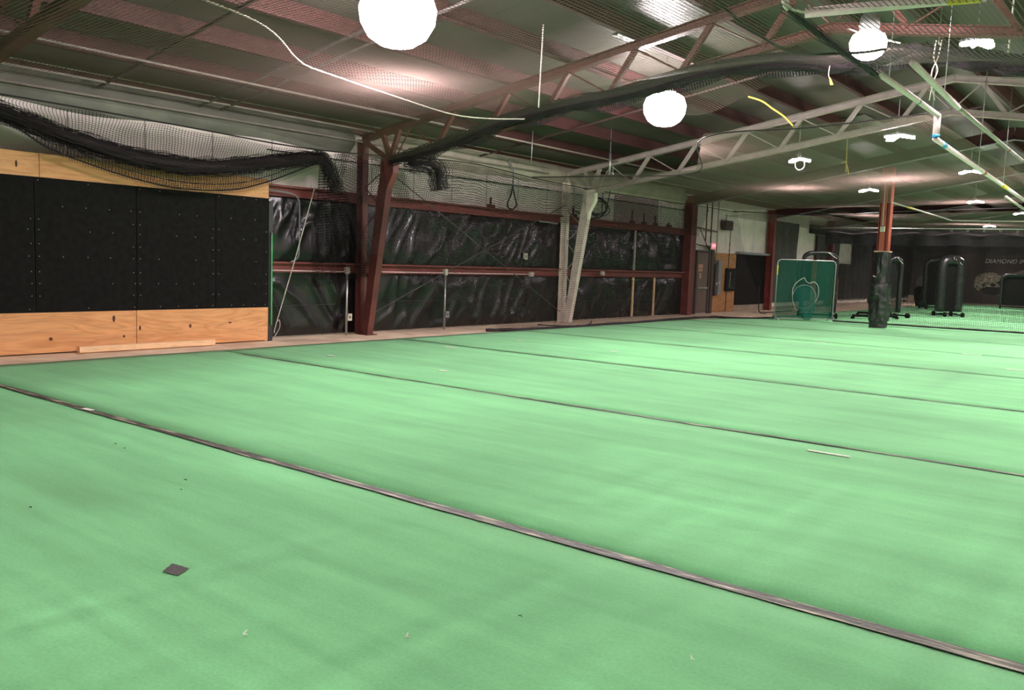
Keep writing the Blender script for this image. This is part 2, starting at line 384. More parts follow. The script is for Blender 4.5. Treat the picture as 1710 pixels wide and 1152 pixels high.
# ------------------------------------------------------------------ turf rolls and seams
seams = [3.87, 7.75, 11.6, 15.5, 19.35, 23.2, 27.05, 30.9, 34.8, 38.7, 42.6, 46.5, 50.4]
edges = [-0.02] + seams + [54.7]
def redge(y): return -12.05 if y < 25.5 else (-11.25 if y > 27 else -12.05 + .8 * (y - 25.5) / 1.5)
edges = [-3.0] + edges
ordn = ['nearest the camera, bottom left', 'with the dark square patch, before the worn seam', 'between the first and second dark seams', 'between the second and third dark seams', 'between the third and fourth seams', 'between the fourth and fifth seams',
        'just before the padded column', 'running under the padded column', 'under the green net screen', 'first behind the hanging net wall', 'second behind the hanging net wall', 'third behind the hanging net wall', 'fourth behind the hanging net wall', 'next to last before the far banner', 'last before the far banner']
for i in range(len(edges) - 1):
    a, b = edges[i] + .012, edges[i + 1] - .012
    mb = MB(); xl0, xl1 = redge(a), redge(b)
    pts = []
    N = 60
    def f(u, v, a=a, b=b, xl0=xl0, xl1=xl1, i=i):
        y = a + (b - a) * v; xl = (xl0 + (xl1 - xl0) * v) + .03 * nz(y * .7, 3, 1); x = xl + (5.0 - xl) * u
        y2 = y + .018 * nz(x * .35, edges[i if v < .5 else i + 1], 0)
        return (x, y2, 0.018 + .004 * nz(x * .8, y * .8, 2))
    mb.grid(f, 50, 12)
    # thickness at the rim
    o = mb.build('turf_roll', TURF, None, True)
    so = o.modifiers.new('solid', 'SOLIDIFY'); so.thickness = .014; so.offset = -1
    tag(o, 'long strip of green indoor turf ' + ordn[min(i, len(ordn) - 1)], 'turf', 'green turf strips')
wid = [.085, .045, .05, .04, .028, .02, .04, .06, .06, .06, .06, .06, .06]
sl = ['wide worn black seam tape crossing the whole foreground', 'second worn dark seam tape from the front', 'third dark seam tape from the front', 'fourth thin seam tape from the front', 'fifth faint seam tape, across the middle of the green floor', 'faint thin seam tape just before the padded column', 'dark seam tape at the foot of the hanging net wall']
for i, y in enumerate(seams):
    def f(u, v, y=y, i=i):
        xl = redge(y); x = xl + (5 - xl) * u
        xl0 = .05 if i == 1 else 0
        x = x if i != 1 else (xl + .6 + (5 - xl - .6) * u)
        return (x, y + .05 * nz(x * .22, y, 0) + (v - .5) * wid[i] * (1 + .25 * nz(x * 1.3, y, 5)) + .006 * nz(x * 3, y, v), .0255 + .003 * nz(x, y, 1))
    o = MB().grid(f, 160, 2).build('seam_tape', SEAM if i < 6 else TAPEB)
    tag(o, sl[i] if i < len(sl) else 'dark seam tape on the turf behind the hanging net wall', 'seam tape', 'seam tapes')
# small white marks and patches
def patch(c, lx, ly, rot, m_, name, label, cat, group=None, z=.026):
    d = Vector((math.cos(rot), math.sin(rot), 0)); s = Vector((-d.y, d.x, 0))
    return tag(MB().obox((c[0], c[1], z), d * lx / 2, s * ly / 2, (0, 0, .0025)).build(name, m_), label, cat, group)
patch((-2.36, 7.4), .36, .035, 0, WHITE, 'floor_mark', 'longest white floor mark, right of centre just before the second seam', 'floor mark', 'white floor marks')
patch((-8.2, 3.86), .14, .05, 0.1, WHITE, 'floor_mark', 'white tape piece stuck on the first worn seam at left', 'floor mark', 'white floor marks', z=.031)
wm = [((-10.44, 8.66), .17, .05, 'white floor mark at left beyond the second seam'), ((-8.15, 8.76), .15, .045, 'white floor mark right beyond the second seam'),
      ((-10.23, 11.2), .26, .05, 'white floor mark beside the third seam near the red slanted post'), ((-10.36, 13.3), .17, .05, 'small white floor mark beyond the third seam'),
      ((-8.1, 13.2), .15, .05, 'white floor mark in the middle beyond the third seam'), ((-6.44, 19.15), .27, .05, 'white floor mark in front of the padded column'),
      ((-3.45, 19.27), .35, .05, 'white floor mark at right before the hanging net wall'), ((-2.3, 16.76), .33, .05, 'white floor mark at the right edge of the picture'),
      ((-10.2, 20.11), .18, .05, 'farther small white floor mark before the brown door'), ((-9.3, 19.2), .25, .05, 'nearer small white floor mark before the brown door')]
for c, a, b, lab in wm: patch(c, a, b, 0.02, WHITE if a > .1 else CHALK, 'floor_mark', lab, 'floor mark', 'white floor marks')
sq = MB()
n_ = 14
pts = []
for k in range(n_ * 4):
    s_, t_ = divmod(k, n_); t_ = t_ / n_
    c4 = [(-3.80, 2.135), (-3.70, 2.155), (-3.745, 2.245), (-3.865, 2.225)]
    a, b = Vector(c4[s_]), Vector(c4[(s_ + 1) % 4]); p = a.lerp(b, t_); p += Vector((nz(k * 1.7, 0, 0), nz(0, k * 1.7, 3))) * .004; pts.append(p)
sq.add([(p.x, p.y, .0245) for p in pts], [tuple(range(len(pts)))])
tag(sq.build('turf_patch', mat('dark_patch', (0.085, 0.08, 0.078), 0.8, 0, 90, 0.5, bump=.5, bump_s=200)), 'small dark grey square patch on the foreground turf', 'patch')
for (x, y, s, lab) in ((-6.62, 3.33, 0.011, 'left of two dark specks on the turf before the first seam'), (-6.42, 3.3, 0.010, 'right of two dark specks on the turf before the first seam'),
                       (-5.25, 3.12, 0.012, 'upper dark crumb on the turf, middle left'), (-5.05, 2.97, 0.008, 'lower dark crumb on the turf, middle left'), (-5.3, 2.15, 0.011, 'dark speck on the turf far left of the square patch'), (-2.2, 2.9, 0.009, 'dark speck on the turf in the lower middle')):
    mb = MB(); mb.tube(catmull([(x - s, y - s * .3, .026), (x, y + s * .4, .03), (x + s, y, .026)], 4), s * .2, 5)
    tag(mb.build('debris', BLK, None, True), lab, 'debris', 'specks on the turf')
for (x, y, s, lab) in ((-2.92, 2.0, .018, 'left bit of white lint on the foreground turf'), (-2.42, 2.43, .018, 'right bit of white lint on the foreground turf'), (-1.45, 3.05, .014, 'bit of white lint just before the worn seam at right')):
    mb = MB(); mb.tube(catmull([(x - s, y + s, .026), (x, y, .032), (x + s * .3, y - s * .8, .027), (x + s, y - s * .2, .026)], 4), s * .16, 5)
    tag(mb.build('lint', WHITE, None, True), lab, 'debris', 'white lint on the turf')

# ------------------------------------------------------------------ roof steel: purlins, frames
PX = [-12.1, -10.85, -9.6, -8.35, -7.1, -5.85, -4.6]
def zee(x, red, label, sgn=1, h=.27, y0=Y0, y1=Y1):
    zt = roofz(x) - .012; zb = zt - h; t = .008; fl = .085
    poly = [(x - fl, zt), (x + t / 2, zt), (x + t / 2, zb + t), (x + fl, zb + t), (x + fl, zb + .03), (x + fl + t, zb + .03), (x + fl + t, zb), (x - t / 2, zb), (x - t / 2, zt - t), (x - fl, zt - t)]
    if sgn < 0: poly = [(2 * x - a, b) for a, b in poly]
    return tag(MB().prism(poly, y0 + .01, y1 - .01).build('roof_purlin', red), label, 'purlin', 'roof purlins')
pl = ['first dark red roof purlin out from the left wall', 'second red roof purlin from the left wall', 'third red roof purlin from the left wall, left of the biggest lamp', 'fourth red roof purlin from the left wall, behind the biggest lamp', 'fifth red roof purlin from the left wall, over the second lamp', 'sixth red roof purlin from the left wall', 'red roof purlin next to the ridge']
for x, l in zip(PX, pl): zee(x, RED, l)
for i in range(7): zee(2 * RX - PX[i], RED, 'red roof purlin on the far side of the ridge, beyond the right edge' if i != 6 else 'red roof purlin just right of the ridge', -1)
tag(MB().prism([(XW, 4.0), (XW + .10, 4.0), (XW + .10, 4.012), (XW + .012, 4.012), (XW + .012, roofz(XW) - .02), (XW, roofz(XW) - .02)], Y0 + .01, Y1 - .01).build('eave_strut', REDD), 'dark steel eave strut along the top of the left wall', 'beam')
def topc(x): return roofz(x) - .285 - .07
def botc(x): return 4.80 - 0.167 * abs(x - RX)
def truss(Y, M, M2, label, w=.15, left_only=False, rodM=None):
    t = thing('truss_frame', (RX, Y, 0), label, 'truss frame', 'roof truss frames')
    for s in ((1,) if left_only else (1, -1)):
        X = (lambda x: x) if s == 1 else (lambda x: 2 * RX - x)
        wx = XW + .16
        MB().ibeam((X(wx), Y, topc(wx)), (X(RX), Y, topc(RX)), w, .13).build('top_chord', M, t)
        MB().ibeam((X(-12.55), Y, botc(-12.55) + .05), (X(RX), Y, botc(RX)), w, .12).build('bottom_chord', M, t)
        # wall post: an upright against the wall and a leaning, widening inner leg
        ox = XW + .19
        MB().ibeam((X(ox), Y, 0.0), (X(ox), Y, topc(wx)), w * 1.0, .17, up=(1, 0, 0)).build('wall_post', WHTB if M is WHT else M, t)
        if s == 1: xs = 1
        mb = MB(); bx, tx = -13.10, -12.55
        zt = botc(-12.55) + .1
        poly = [(X(bx - .085), 0), (X(bx + .085), 0), (X(tx + .06 - .17 * .25), 2.9), (X(tx + .19), 3.2), (X(tx + .19), zt), (X(tx - .16), zt), (X(tx - .17), 3.15), (X(tx - .24), 2.85)]
        if s < 0: poly = poly[::-1]
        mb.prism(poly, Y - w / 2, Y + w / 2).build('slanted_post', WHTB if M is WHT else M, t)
        MB().box((X(bx) - .16, Y - .13, 0), (X(bx) + .16, Y + .13, .018)).build('base_plate', M, t)
        # light lacing between the two legs
        zz = [.55, .95, 1.35, 1.75, 2.15, 2.55, 2.95, 3.3]
        for i, z in enumerate(zz[:-1]):
            def xi(z): return bx + (tx - bx) * z / 3.4 - .07
            a = (X(ox + .08), Y, z) if i % 2 == 0 else (X(xi(z)), Y, z)
            b = (X(xi(zz[i + 1])), Y, zz[i + 1]) if i % 2 == 0 else (X(ox + .08), Y, zz[i + 1])
            MB().tube([a, b], .011, 6).build('lacing_rod', M, t)
        # knee members over the post
        kx = -12.5; kz = botc(kx) + .05
        for (ax, az) in ((ox + .05, topc(ox)), (-12.72, topc(-12.72)), (-12.28, topc(-12.28))):
            MB().bar((X(ax), Y, az - .05), (X(kx - .02), Y, kz), w * .55, .08, up=(0, 1, 0)).build('web_member', M, t)
        bn = [-11.3 + 1.25 * k for k in range(6)]
        for k, b in enumerate(bn):
            tp = b + .45
            if tp > RX - .05: tp = RX
            MB().bar((X(b), Y, botc(b) + .04), (X(tp), Y, topc(tp) - .05), .075, .075, up=(0, 1, 0)).build('web_member', M, t)
            nb = min(b + 1.25, RX)
            MB().tube([(X(tp), Y, topc(tp) - .05), (X(nb), Y, botc(nb) + .04)], .014, 6).build('tension_rod', M2, t)
        MB().tube([(X(kx + .1), Y, kz), (X(-11.95), Y, topc(-11.95) - .05)], .014, 6).build('tension_rod', M2, t)
        MB().tube([(X(-11.95), Y, topc(-11.95) - .05), (X(-11.3), Y, botc(-11.3) + .04)], .014, 6).build('tension_rod', M2, t)
    return t
truss(4.15, REDD, REDD, 'nearest dark red roof truss frame, crossing the top left corner')
truss(11.8, REDD, REDD, 'dark red truss frame with the slanted red post behind the gathered net roll')
truss(18.9, WHT, WHT, 'white painted truss frame with the white slanted post')
truss(-2.1, REDD, REDD, 'dark red truss frame behind the camera')
def rigid(Y, label, mids=()):
    t = thing('rafter_frame', (RX, Y, 0), label, 'rafter frame', 'solid rafter frames')
    for s in (1, -1):
        X = (lambda x: x) if s == 1 else (lambda x: 2 * RX - x)
        MB().ibeam((X(XW + .2), Y, 0), (X(XW + .2), Y, roofz(XW) - .30), .2, .26, up=(1, 0, 0)).build('column', REDG, t)
        a = (X(XW + .34), Y, roofz(XW + .34) - .52); b = (X(RX), Y, roofz(RX) - .46)
        MB().ibeam(a, b, .18, .30).build('rafter', RED, t)
        MB().bar(Vector(a) - Vector((0, 0, .163)), Vector(b) - Vector((0, 0, .163)), .19, .012).build('bottom_flange', GREYP, t)
    return t
for y, l in ((26.0, 'solid red rafter frame at the brown door and padded column'), (33.0, 'solid red rafter frame right of the black roll door'), (40.0, 'solid red rafter frame beyond the net wall'), (47.0, 'farthest solid red rafter frame')):
    rigid(y, l)

# ------------------------------------------------------------------ left wall: plywood and rubber section
PXF = -13.05   # face of plywood
def knots(mb_list): pass
ya, yb = 3.0, 9.38
# lower plywood: two boards, upper plywood: two boards
for (a, b, z0, z1, lab) in ((ya, 6.92, .02, .61, 'light plywood board under the black mats, left'), (6.93, yb, .02, .61, 'light plywood board under the black mats, right, dashed print line'),
                            (ya, 5.5, 2.545, 2.88, 'plywood strip above the black mats, far left'), (5.51, yb, 2.545, 2.88, 'plywood strip above the black mats, behind the drooping net')):
    o = tag(MB().box((PXF - .02, a, z0), (PXF, b, z1)).build('plywood_board', PLY), lab, 'plywood', 'plywood boards')
# dashed print on the right lower board
mbd = MB(); pb = bpy.data.objects[[o.name for o in COL.objects if o.get('label', '').startswith('light plywood board under the black mats, right')][0]]
y = 7.0
while y < 9.3:
    mbd.box((PXF, y, .215 + .004 * math.sin(y)), (PXF + .0015, y + .045, .221)); y += .085
mbd.build('printed_line', mat('brown_print', (0.33, 0.17, 0.08), .8, 0, 9, .2), pb)
# knots
KN = mat('wood_knot', (0.10, 0.035, 0.02), .8, 0, 30, .4)
for key, ks in (('light plywood board under the black mats, left', ((6.56, .49, .022, .055), (5.62, .22, .028, .026), (6.72, .21, .018, .022))), ('light plywood board under the black mats, right', ((6.98, .33, .018, .04), (7.85, .33, .024, .032), (8.6, .36, .035, .014))),
                ('plywood strip above the black mats, far left', ((5.2, 2.70, .016, .05),))):
    pb_ = [o for o in COL.objects if o.get('label', '').startswith(key)][0]
    for (y, z, ry, rz) in ks:
        mb = MB(); n_ = 14
        pts = [(PXF + .0012, y + ry * math.cos(a) * (1 + .3 * nz(math.cos(a) * 2, math.sin(a) * 2, y)), z + rz * math.sin(a) * (1 + .3 * nz(math.cos(a) * 3, math.sin(a) * 3, y + 4))) for a in [2 * math.pi * k / n_ for k in range(n_)]]
        mb.add(pts, [tuple(range(n_))]).build('knot', KN, pb_)
mats = [(ya, 5.42, 'black rubber wall mat at the left edge'), (5.43, 6.93, 'black rubber wall mat second from the left'), (6.94, 8.32, 'black rubber wall mat third from the left'), (8.33, yb, 'black rubber wall mat at the right end, next to the green tube')]
for a, b, lab in mats:
    t = thing('wall_mat', (PXF, (a + b) / 2, .61), lab, 'wall mat', 'black wall mats')
    MB().box((PXF - .012, a, .612), (PXF + .008, b, 2.543)).build('rubber_sheet', BLK, t)
    sc = MB()
    for z in (.66, 1.03, 1.42, 1.80, 2.15, 2.50):
        k = 0; y = a + .05
        while y < b - .02:
            if random.random() < .6: sc.lathe([(.006, 0), (.006, .003)], (0, 0, 0), 6); vs = sc.v[-12:]
            if len(sc.v) and sc.v[-1].length < .05 :
                for v in sc.v[-12:]:
                    vx, vy, vz = v; v.x, v.y, v.z = PXF + .008 + vz, y + vx + 0, z + vy
            y += (b - a - .1) / 4 + random.uniform(-.02, .02)
    for z in (.85, 1.2, 1.6, 1.95):
        for y in (a + .05, b - .05):
            sc.box((PXF + .008, y - .005, z - .005), (PXF + .010, y + .005, z + .005))
    tag(sc.build('screw_heads', GALV, t), kind='stuff')
# studs of the framed wall section, behind the boards, and its dark edge post
tag(MB().box((XW + .01, ya, 0.0), (PXF - .021, ya + .04, 2.87)).build('wall_stud', PINE), 'wooden stud at the hidden left end of the plywood wall', 'stud')
tag(MB().box((XW + .01, yb - .05, 0.0), (PXF - .021, yb - .01, 2.87)).build('wall_stud', PINE), 'wooden stud behind the right end of the plywood wall', 'stud')
tag(MB().box((XW + .02, yb + .004, 0.0), (PXF + .01, yb + .09, 2.5)).build('edge_post', mat('charcoal_paint', (0.03, .03, .03), .6, 0, 6, .2)), 'charcoal post at the end of the black mats', 'post')
t = thing('green_tube', (PXF + .03, yb + .05, .29), 'bright green vertical tube on the charcoal post', 'tube')
MB().tube([(PXF + .03, yb + .05, .29), (PXF + .03, yb + .05, 1.32)], .014, 8).build('lower_tube', GTUBE, t, True)
MB().tube([(PXF + .03, yb + .05, 1.34), (PXF + .03, yb + .05, 1.90)], .014, 8).build('upper_tube', GTUBE, t, True)
MB().tube([(PXF + .03, yb + .05, 1.31), (PXF + .03, yb + .05, 1.35)], .018, 8).build('coupling', GREYP, t, True)
MB().tube([(PXF + .03, yb + .05, 1.90), (PXF + .03, yb + .05, 1.95)], .012, 8).build('end_cap', GALV, t, True)
# board on the floor
bd = MB().obox((-12.86, 7.05, .062), (0.006, 1.12, 0), (.045, 0, 0), (0, 0, .045)).build('wooden_board', PINE, bevel=.004)
tag(bd, 'pale pine board lying on the concrete against the plywood', 'board')

# ------------------------------------------------------------------ left wall: girts and black sheeting
def girt(z, y0, y1, label, M=RED):
    x = XW + .085; h = .1
    poly = [(x, z - h), (x + .09, z - h), (x + .09, z - h + .03), (x + .10, z - h + .03), (x + .10, z - h - .01), (x - .01, z - h - .01), (x - .01, z + h), (x + .09, z + h), (x + .10, z + h), (x + .10, z + h - .03), (x + .088, z + h - .03), (x + .088, z + h - .012), (x, z + h - .012)]
    poly = [(x, z - h), (x + .012, z - h), (x + .012, z + h - .02), (x + .10, z + h - .02), (x + .10, z + h - .06), (x + .11, z + h - .06), (x + .11, z + h), (x, z + h)]
    m_ = MB().box((x, y0, z - h), (x + .02, y1, z + h)).box((x, y0, z + h - .012), (x + .13, y1, z + h)).box((x + .12, y0, z + h - .035), (x + .13, y1, z + h - .012)).box((x + .02, y0, z - h), (x + .06, y1, z - h + .012))
    return tag(m_.build('wall_girt', M), label, 'girt', 'wall girts')
bays = [(9.5, 11.78), (12.02, 18.78), (19.02, 25.85)]
names = ['between the plywood wall and the red slanted post', 'between the red and the white slanted posts', 'between the white slanted post and the corner by the door']
for (a, b), nm in zip(bays, names):
    girt(1.33, a, b, 'middle red wall girt ' + nm, REDG); girt(2.73, a, b, 'upper red wall girt ' + nm, REDG)
def sheet(y0, y1, z0, z1, seed, label, amp=.075, M=None, name='plastic_sheet', x=XW + .03, dirx=1.0, cat='plastic sheet', group='black plastic sheets'):
    ny = max(8, int((y1 - y0) / .05)); nzv = max(8, int((z1 - z0) / .05))
    def f(u, v):
        y = y0 + (y1 - y0) * u; z = z0 + (z1 - z0) * v
        e = min(1, 5 * min(u, 1 - u) + .2) * min(1, 6 * min(v, 1 - v) + .1)
        a = (y * .55 * dirx + z * .9); b_ = (y * .9 - z * .45 * dirx)
        r1 = 1 - abs(nz(a * .8 + .6 * nz(y, z, seed), b_ * 2.3 + .5 * nz(y * .7, z, seed + 1), seed)) * 2.6
        r2 = (1 - abs(nz(a * 1.5, b_ * 4.5 + nz(y, z, seed), seed + 9)) * 2.4) * (.5 + nz(y * .6, z * .6, seed + 20))
        r3 = nz(y * .8, z * 1.4, seed + 3)
        d = amp * (.75 * max(0, r1) ** 3 + .5 * max(0, r2) ** 2.5 + .9 * r3)
        return (x + max(-.02, d * e) + .02, y, z)
    o = MB().grid(f, ny, nzv).build(name, M or SHEET, None, True)
    return tag(o, label, cat, group)
for i, ((a, b), nm) in enumerate(zip(bays, names)):
    sheet(a - .1, b + .2, .03, 1.24, 3 + i * 7, 'lower shiny black plastic sheet ' + nm, dirx=(-1 if i == 0 else 1))
    sheet(a - .1, b + .2, 1.42, 2.64, 5 + i * 7, 'upper shiny black plastic sheet ' + nm, dirx=(1 if i != 2 else -1))
# tie cords pressed across the sheets
for (y0, y1, z, lab) in ((9.5, 11.2, .62, 'thin cord across the lower black sheet beside the plywood'), (12.6, 17.2, .66, 'thin cord across the lower black sheet between the slanted posts'), (20.0, 25.5, .55, 'thin cord across the lower black sheet before the corner'), (12.5, 15.0, 1.97, 'thin dark cord across the upper black sheet between the slanted posts')):
    tag(MB().tube([(XW + .145, y0 + (y1 - y0) * k / 10, z - .01 * math.sin(k / 10 * math.pi)) for k in range(11)], .004, 5).build('tie_cord', GCURT), lab, 'cord', 'cords on the sheeting')
# bracing rods (X between the slanted posts)
XB = XW + .235
tag(MB().tube([(XB, 11.98, .37), (XB, 18.8, 3.1)], .011, 6).build('brace_rod', mat('dull_rod', (0.10, 0.085, 0.08), .5, 0, 6, .2), None, True), 'bracing rod rising from the foot of the red post to the white post', 'rod', 'wall bracing rods')
tag(MB().tube([(XB + .03, 12.3, 3.4), (XB + .03, 18.75, .28)], .011, 6).build('brace_rod', mat('dull_rod', (0.10, 0.085, 0.08), .5, 0, 6, .2), None, True), 'bracing rod falling from the red post top to the white post foot', 'rod', 'wall bracing rods')
# battens
for (y, z0, z1, M, lab) in ((22.66, 1.44, 2.63, WHT, 'pale batten on the upper black sheet near the corner'), (22.66, .03, 1.22, PINE, 'wooden batten under the pale batten, left of the lower pair'), (23.95, .03, 1.22, PINE, 'wooden batten nearest the corner, right of the lower pair')):
    tag(MB().box((XW + .12, y - .03, z0), (XW + .16, y + .03, z1)).build('batten', M), lab, 'batten', 'wall battens')
# conduit along the middle girt
XC = XW + .25
def conduit(path, label, r=.011, M=None, name='conduit', n=None):
    return tag(MB().tube(path, r, 8).build(name, M or PVCW, None, True), label, 'conduit', 'electrical conduits')
conduit([(XC, 9.5, 1.27), (XC, 11.33, 1.26)], 'white conduit on the girt next to the green tube')
conduit([(XC, 12.1, 1.27), (XC, 14.17, 1.27)], 'white conduit on the girt left of the second outlet post')
conduit([(XC, 14.3, 1.27), (XC, 17.3, 1.27)], 'white conduit on the girt between two beige boxes')
for (y, lab, lab2) in ((11.38, 'vertical grey conduit with outlet next to the red wall post', .36), (14.24, 'vertical grey conduit with outlet in the middle of the wall', .34)):
    t = thing('outlet_conduit', (XC, y, 0), lab, 'conduit', 'outlet conduits')
    MB().tube([(XC, y, 0), (XC, y, 1.24)], .024, 8).build('pipe', GALV, t, True)
    MB().box((XC - .03, y - .05, 1.22), (XC + .035, y + .05, 1.36)).build('junction_box', BEIGE, t, bevel=.006)
    b = MB().box((XC + .012, y - .02, lab2 - .07), (XC + .07, y + .09, lab2 + .07)).build('outlet_box', BEIGE if y < 12 else GREYP, t, bevel=.006)
    MB().box((XC + .07, y + .015, lab2 - .02), (XC + .073, y + .05, lab2 + .02)).build('socket', BLK, b)
for (y, z, lab) in ((17.42, 1.27, 'beige box at the right end of the girt conduit'), (20.75, 1.33, 'beige box on the girt right of the white slanted post')):
    t = thing('junction_box', (XC, y, z), lab, 'electrical box', 'beige junction boxes')
    MB().box((XC - .035, y - .07, z - .055), (XC + .04, y + .07, z + .055)).build('box_body', BEIGE, t, bevel=.006)
    MB().box((XC + .04, y - .055, z - .04), (XC + .044, y + .055, z + .04)).build('cover_plate', BEIGE, t)
conduit(catmull([(XC - .02, 9.5, 2.72), (XC - .02, 10.0, 2.69), (XC - .02, 10.17, 2.63), (XC - .02, 10.22, 2.45), (XC - .02, 10.22, 2.0), (XC - .02, 10.22, 1.65), (XC - .02, 10.18, 1.5), (XC - .02, 10.02, 1.42)]), 'bent grey conduit hooking down over the upper sheet', .013, GREYP)
# rope beside it
t = thing('tied_rope', (XC, 10.5, 0), 'pale rope slanting from the upper girt down to the charcoal post', 'rope')
MB().tube(catmull([(XC, 10.56, 2.86), (XC + .05, 10.1, 1.55), (XC + .05, 9.68, .33), (XC + .05, 9.62, .12)]), .009, 6).build('rope', ROPEW, t, True)
MB().tube(catmull([(XC + .05, 9.66, .3), (XC + .07, 9.72, .36), (XC + .07, 9.73, .22), (XC + .06, 9.62, .05), (XC + .06, 9.6, .01), (XC + .2, 9.9, .01), (XC + .3, 10.15, .01)]), .006, 6).build('loose_end', ROPEW, t, True)
MB().lathe([(.02, -.02), (.03, 0), (.02, .03)], (XC, 10.5, 2.85), 8).build('knot', ROPEW, t, True)
# small things on the middle sheets
t = thing('wall_switch', (XW + .2, 17.25, 1.72), 'small beige switch on the upper black sheet', 'switch')
MB().box((XW + .14, 17.2, 1.64), (XW + .19, 17.33, 1.80)).build('switch_plate', BEIGE, t, bevel=.004); MB().box((XW + .19, 17.25, 1.69), (XW + .195, 17.28, 1.74)).build('toggle', BLK, t)
conduit([(XW + .17, 17.2, 1.45), (XW + .17, 17.2, 1.66)], 'short dark conduit under the beige switch', .012, BLK)
tag(MB().tube([(XW + .24, 17.7, 2.62), (XW + .24, 18.5, 2.60)], .018, 8).build('short_tube', GALV), 'short pale tube under the upper girt left of the white post', 'tube')

# pipes high on the wall, under the eave
conduit([(-12.95, -1, 4.02), (-12.95, 18, 4.02)], 'long pale conduit under the eave, upper of two', .018, WHT)
conduit([(-13.25, -1, 3.84), (-13.25, 18, 3.84)], 'long pale conduit under the eave, lower of two', .018, WHT)
conduit([(-11.75, -1, 4.18), (-11.75, 26, 4.18)], 'long pale conduit along the second purlin', .018, WHT)
conduit([(XW + .08, 9.6, 3.45), (XW + .08, 26, 3.45)], 'thin dark cable line strung along the white insulated wall', .010, ROPEB, 'cable_line')
# loose insulation hanging under the eave, and the bridging bars between purlins
for (y0, y1, c, nm_, lab) in ((-2.9, 11.6, (0.20, 0.20, 0.165), 'grey_insulation', 'greenish grey insulation sagging under the eave over the plywood wall'), (12.0, 25.8, (0.42, 0.39, 0.30), 'pale_insulation', 'pale insulation strip under the eave right of the red post')):
    IM = mat(nm_, c, .7, 0, 2, .2, bump=.5, bump_s=3)
    tag(MB().grid(lambda u, v: (XW + .03 + .16 * math.sin(v * 3.0) + .04 * nz(u * 14, v * 2, 3), y0 + (y1 - y0) * u, 3.62 + .08 * nz(u * 10, 0, 1) + (.50 - .08 * nz(u * 10, 0, 1)) * v), 80, 10).build('insulation_blanket', IM, None, True), lab, 'insulation')
for (y, M, lab) in ((6.45, DOORF, 'dark bridging bar under the purlins left of the biggest lamp'), (8.15, MATS['dull_rod'], 'grey bridging bar under the purlins, nearer of a pair'), (8.55, MATS['dull_rod'], 'grey bridging bar under the purlins, farther of a pair'), (15.3, DOORF, 'dark bridging bar under the purlins between the two truss frames'), (22.4, DOORF, 'dark bridging bar under the purlins behind the white truss')):
    tag(MB().bar((XW + .25, y, roofz(XW + .25) - .30), (RX - .1, y, roofz(RX - .1) - .30), .035, .035).build('bridging_bar', M), lab, 'bar', 'bridging bars')
# wall brackets above the girt
for i, (y, h) in enumerate(((22.6, .38), (23.3, .34), (24.0, .30), (24.9, .14), (19.5, .3), (16.0, .25))):
    t = thing('wall_bracket', (XW + .1, y, 2.85), ['dark wall bracket on the pinkish wall, left of three', 'dark wall bracket on the pinkish wall, middle of three', 'dark wall bracket on the pinkish wall, right of three', 'low dark wall bracket near the corner column', 'dark wall bracket behind the white post', 'dark wall bracket under the hanging black cable'][i], 'bracket', 'wall brackets')
    MB().box((XW + .01, y - .02, 2.84), (XW + .05, y + .02, 2.84 + h)).build('upright', REDD, t)
    MB().box((XW + .01, y - .12, 2.84), (XW + .08, y + .12, 2.92)).build('foot', REDD, t)
conduit(catmull([(XW + .05, 20.9, 3.6), (XW + .05, 20.9, 3.05), (XW + .05, 20.8, 2.9), (XW + .05, 20.3, 2.86), (XW + .05, 19.9, 2.86)]), 'dark conduit bending along the wall right of the white post', .012, ROPEB)
t = tag(MB().box((XW + .002, 21.6, 2.85), (XW + .02, 24.2, 3.75)).build('wall_panel', mat('pinkish_insulation', (0.42, 0.29, 0.30), .6, 0, 3, .15, bump=.4, bump_s=5)), 'pinkish insulation panel above the upper girt near the corner', 'panel')

# ------------------------------------------------------------------ side netting on the left wall
NX = -12.62
cable_pts = [(-12.75, 2.0, 3.55), (-12.7, 5.0, 3.55), (NX - .05, 7.5, 3.50), (NX, 9.7, 3.44), (NX, 11.7, 3.52), (NX, 14.2, 3.66), (NX, 16.8, 3.55), (NX, 19.4, 3.50), (NX, 22.6, 3.50), (NX, 26.0, 3.52), (NX + .3, 27.6, 3.45)]
cab = catmull(cable_pts, 10)
tag(MB().tube([p + Vector((0, 0, .012)) for p in cab], .012, 6).build('net_cable', ROPEB, None, True), 'black cable strung along the left wall carrying the side net', 'cable')
def cz(y):
    for a, b in zip(cab, cab[1:]):
        if a.y <= y <= b.y: k = (y - a.y) / max(1e-6, b.y - a.y); return a.x + (b.x - a.x) * k, a.z + (b.z - a.z) * k
    return cab[-1].x, cab[-1].z
swag = catmull([(-12.8, 1.5, 3.75), (-12.8, 3.4, 3.62), (-12.8, 4.91, 3.34), (-12.8, 5.94, 3.09), (-12.8, 6.9, 2.95), (-12.8, 7.84, 2.93), (-12.8, 8.6, 3.03), (-12.8, 9.46, 3.2), (-12.8, 10.1, 3.33), (-12.8, 10.38, 3.34), (-12.86, 10.62, 3.1), (-12.92, 10.80, 2.8)], 8)
low = catmull([(-12.75, 1.5, 3.65), (-12.75, 3.4, 3.55), (-12.75, 4.91, 3.22), (-12.75, 5.48, 2.95), (-12.75, 6.1, 2.77), (-12.75, 6.83, 2.62), (-12.75, 7.52, 2.55), (-12.75, 8.39, 2.60), (-12.75, 9.07, 2.78), (-12.75, 9.85, 3.09), (-12.77, 10.3, 3.28)], 8)
t = thing('side_net', (-12.8, 7.5, 2.6), 'drooping swagged black net gathered over the plywood wall', 'net')
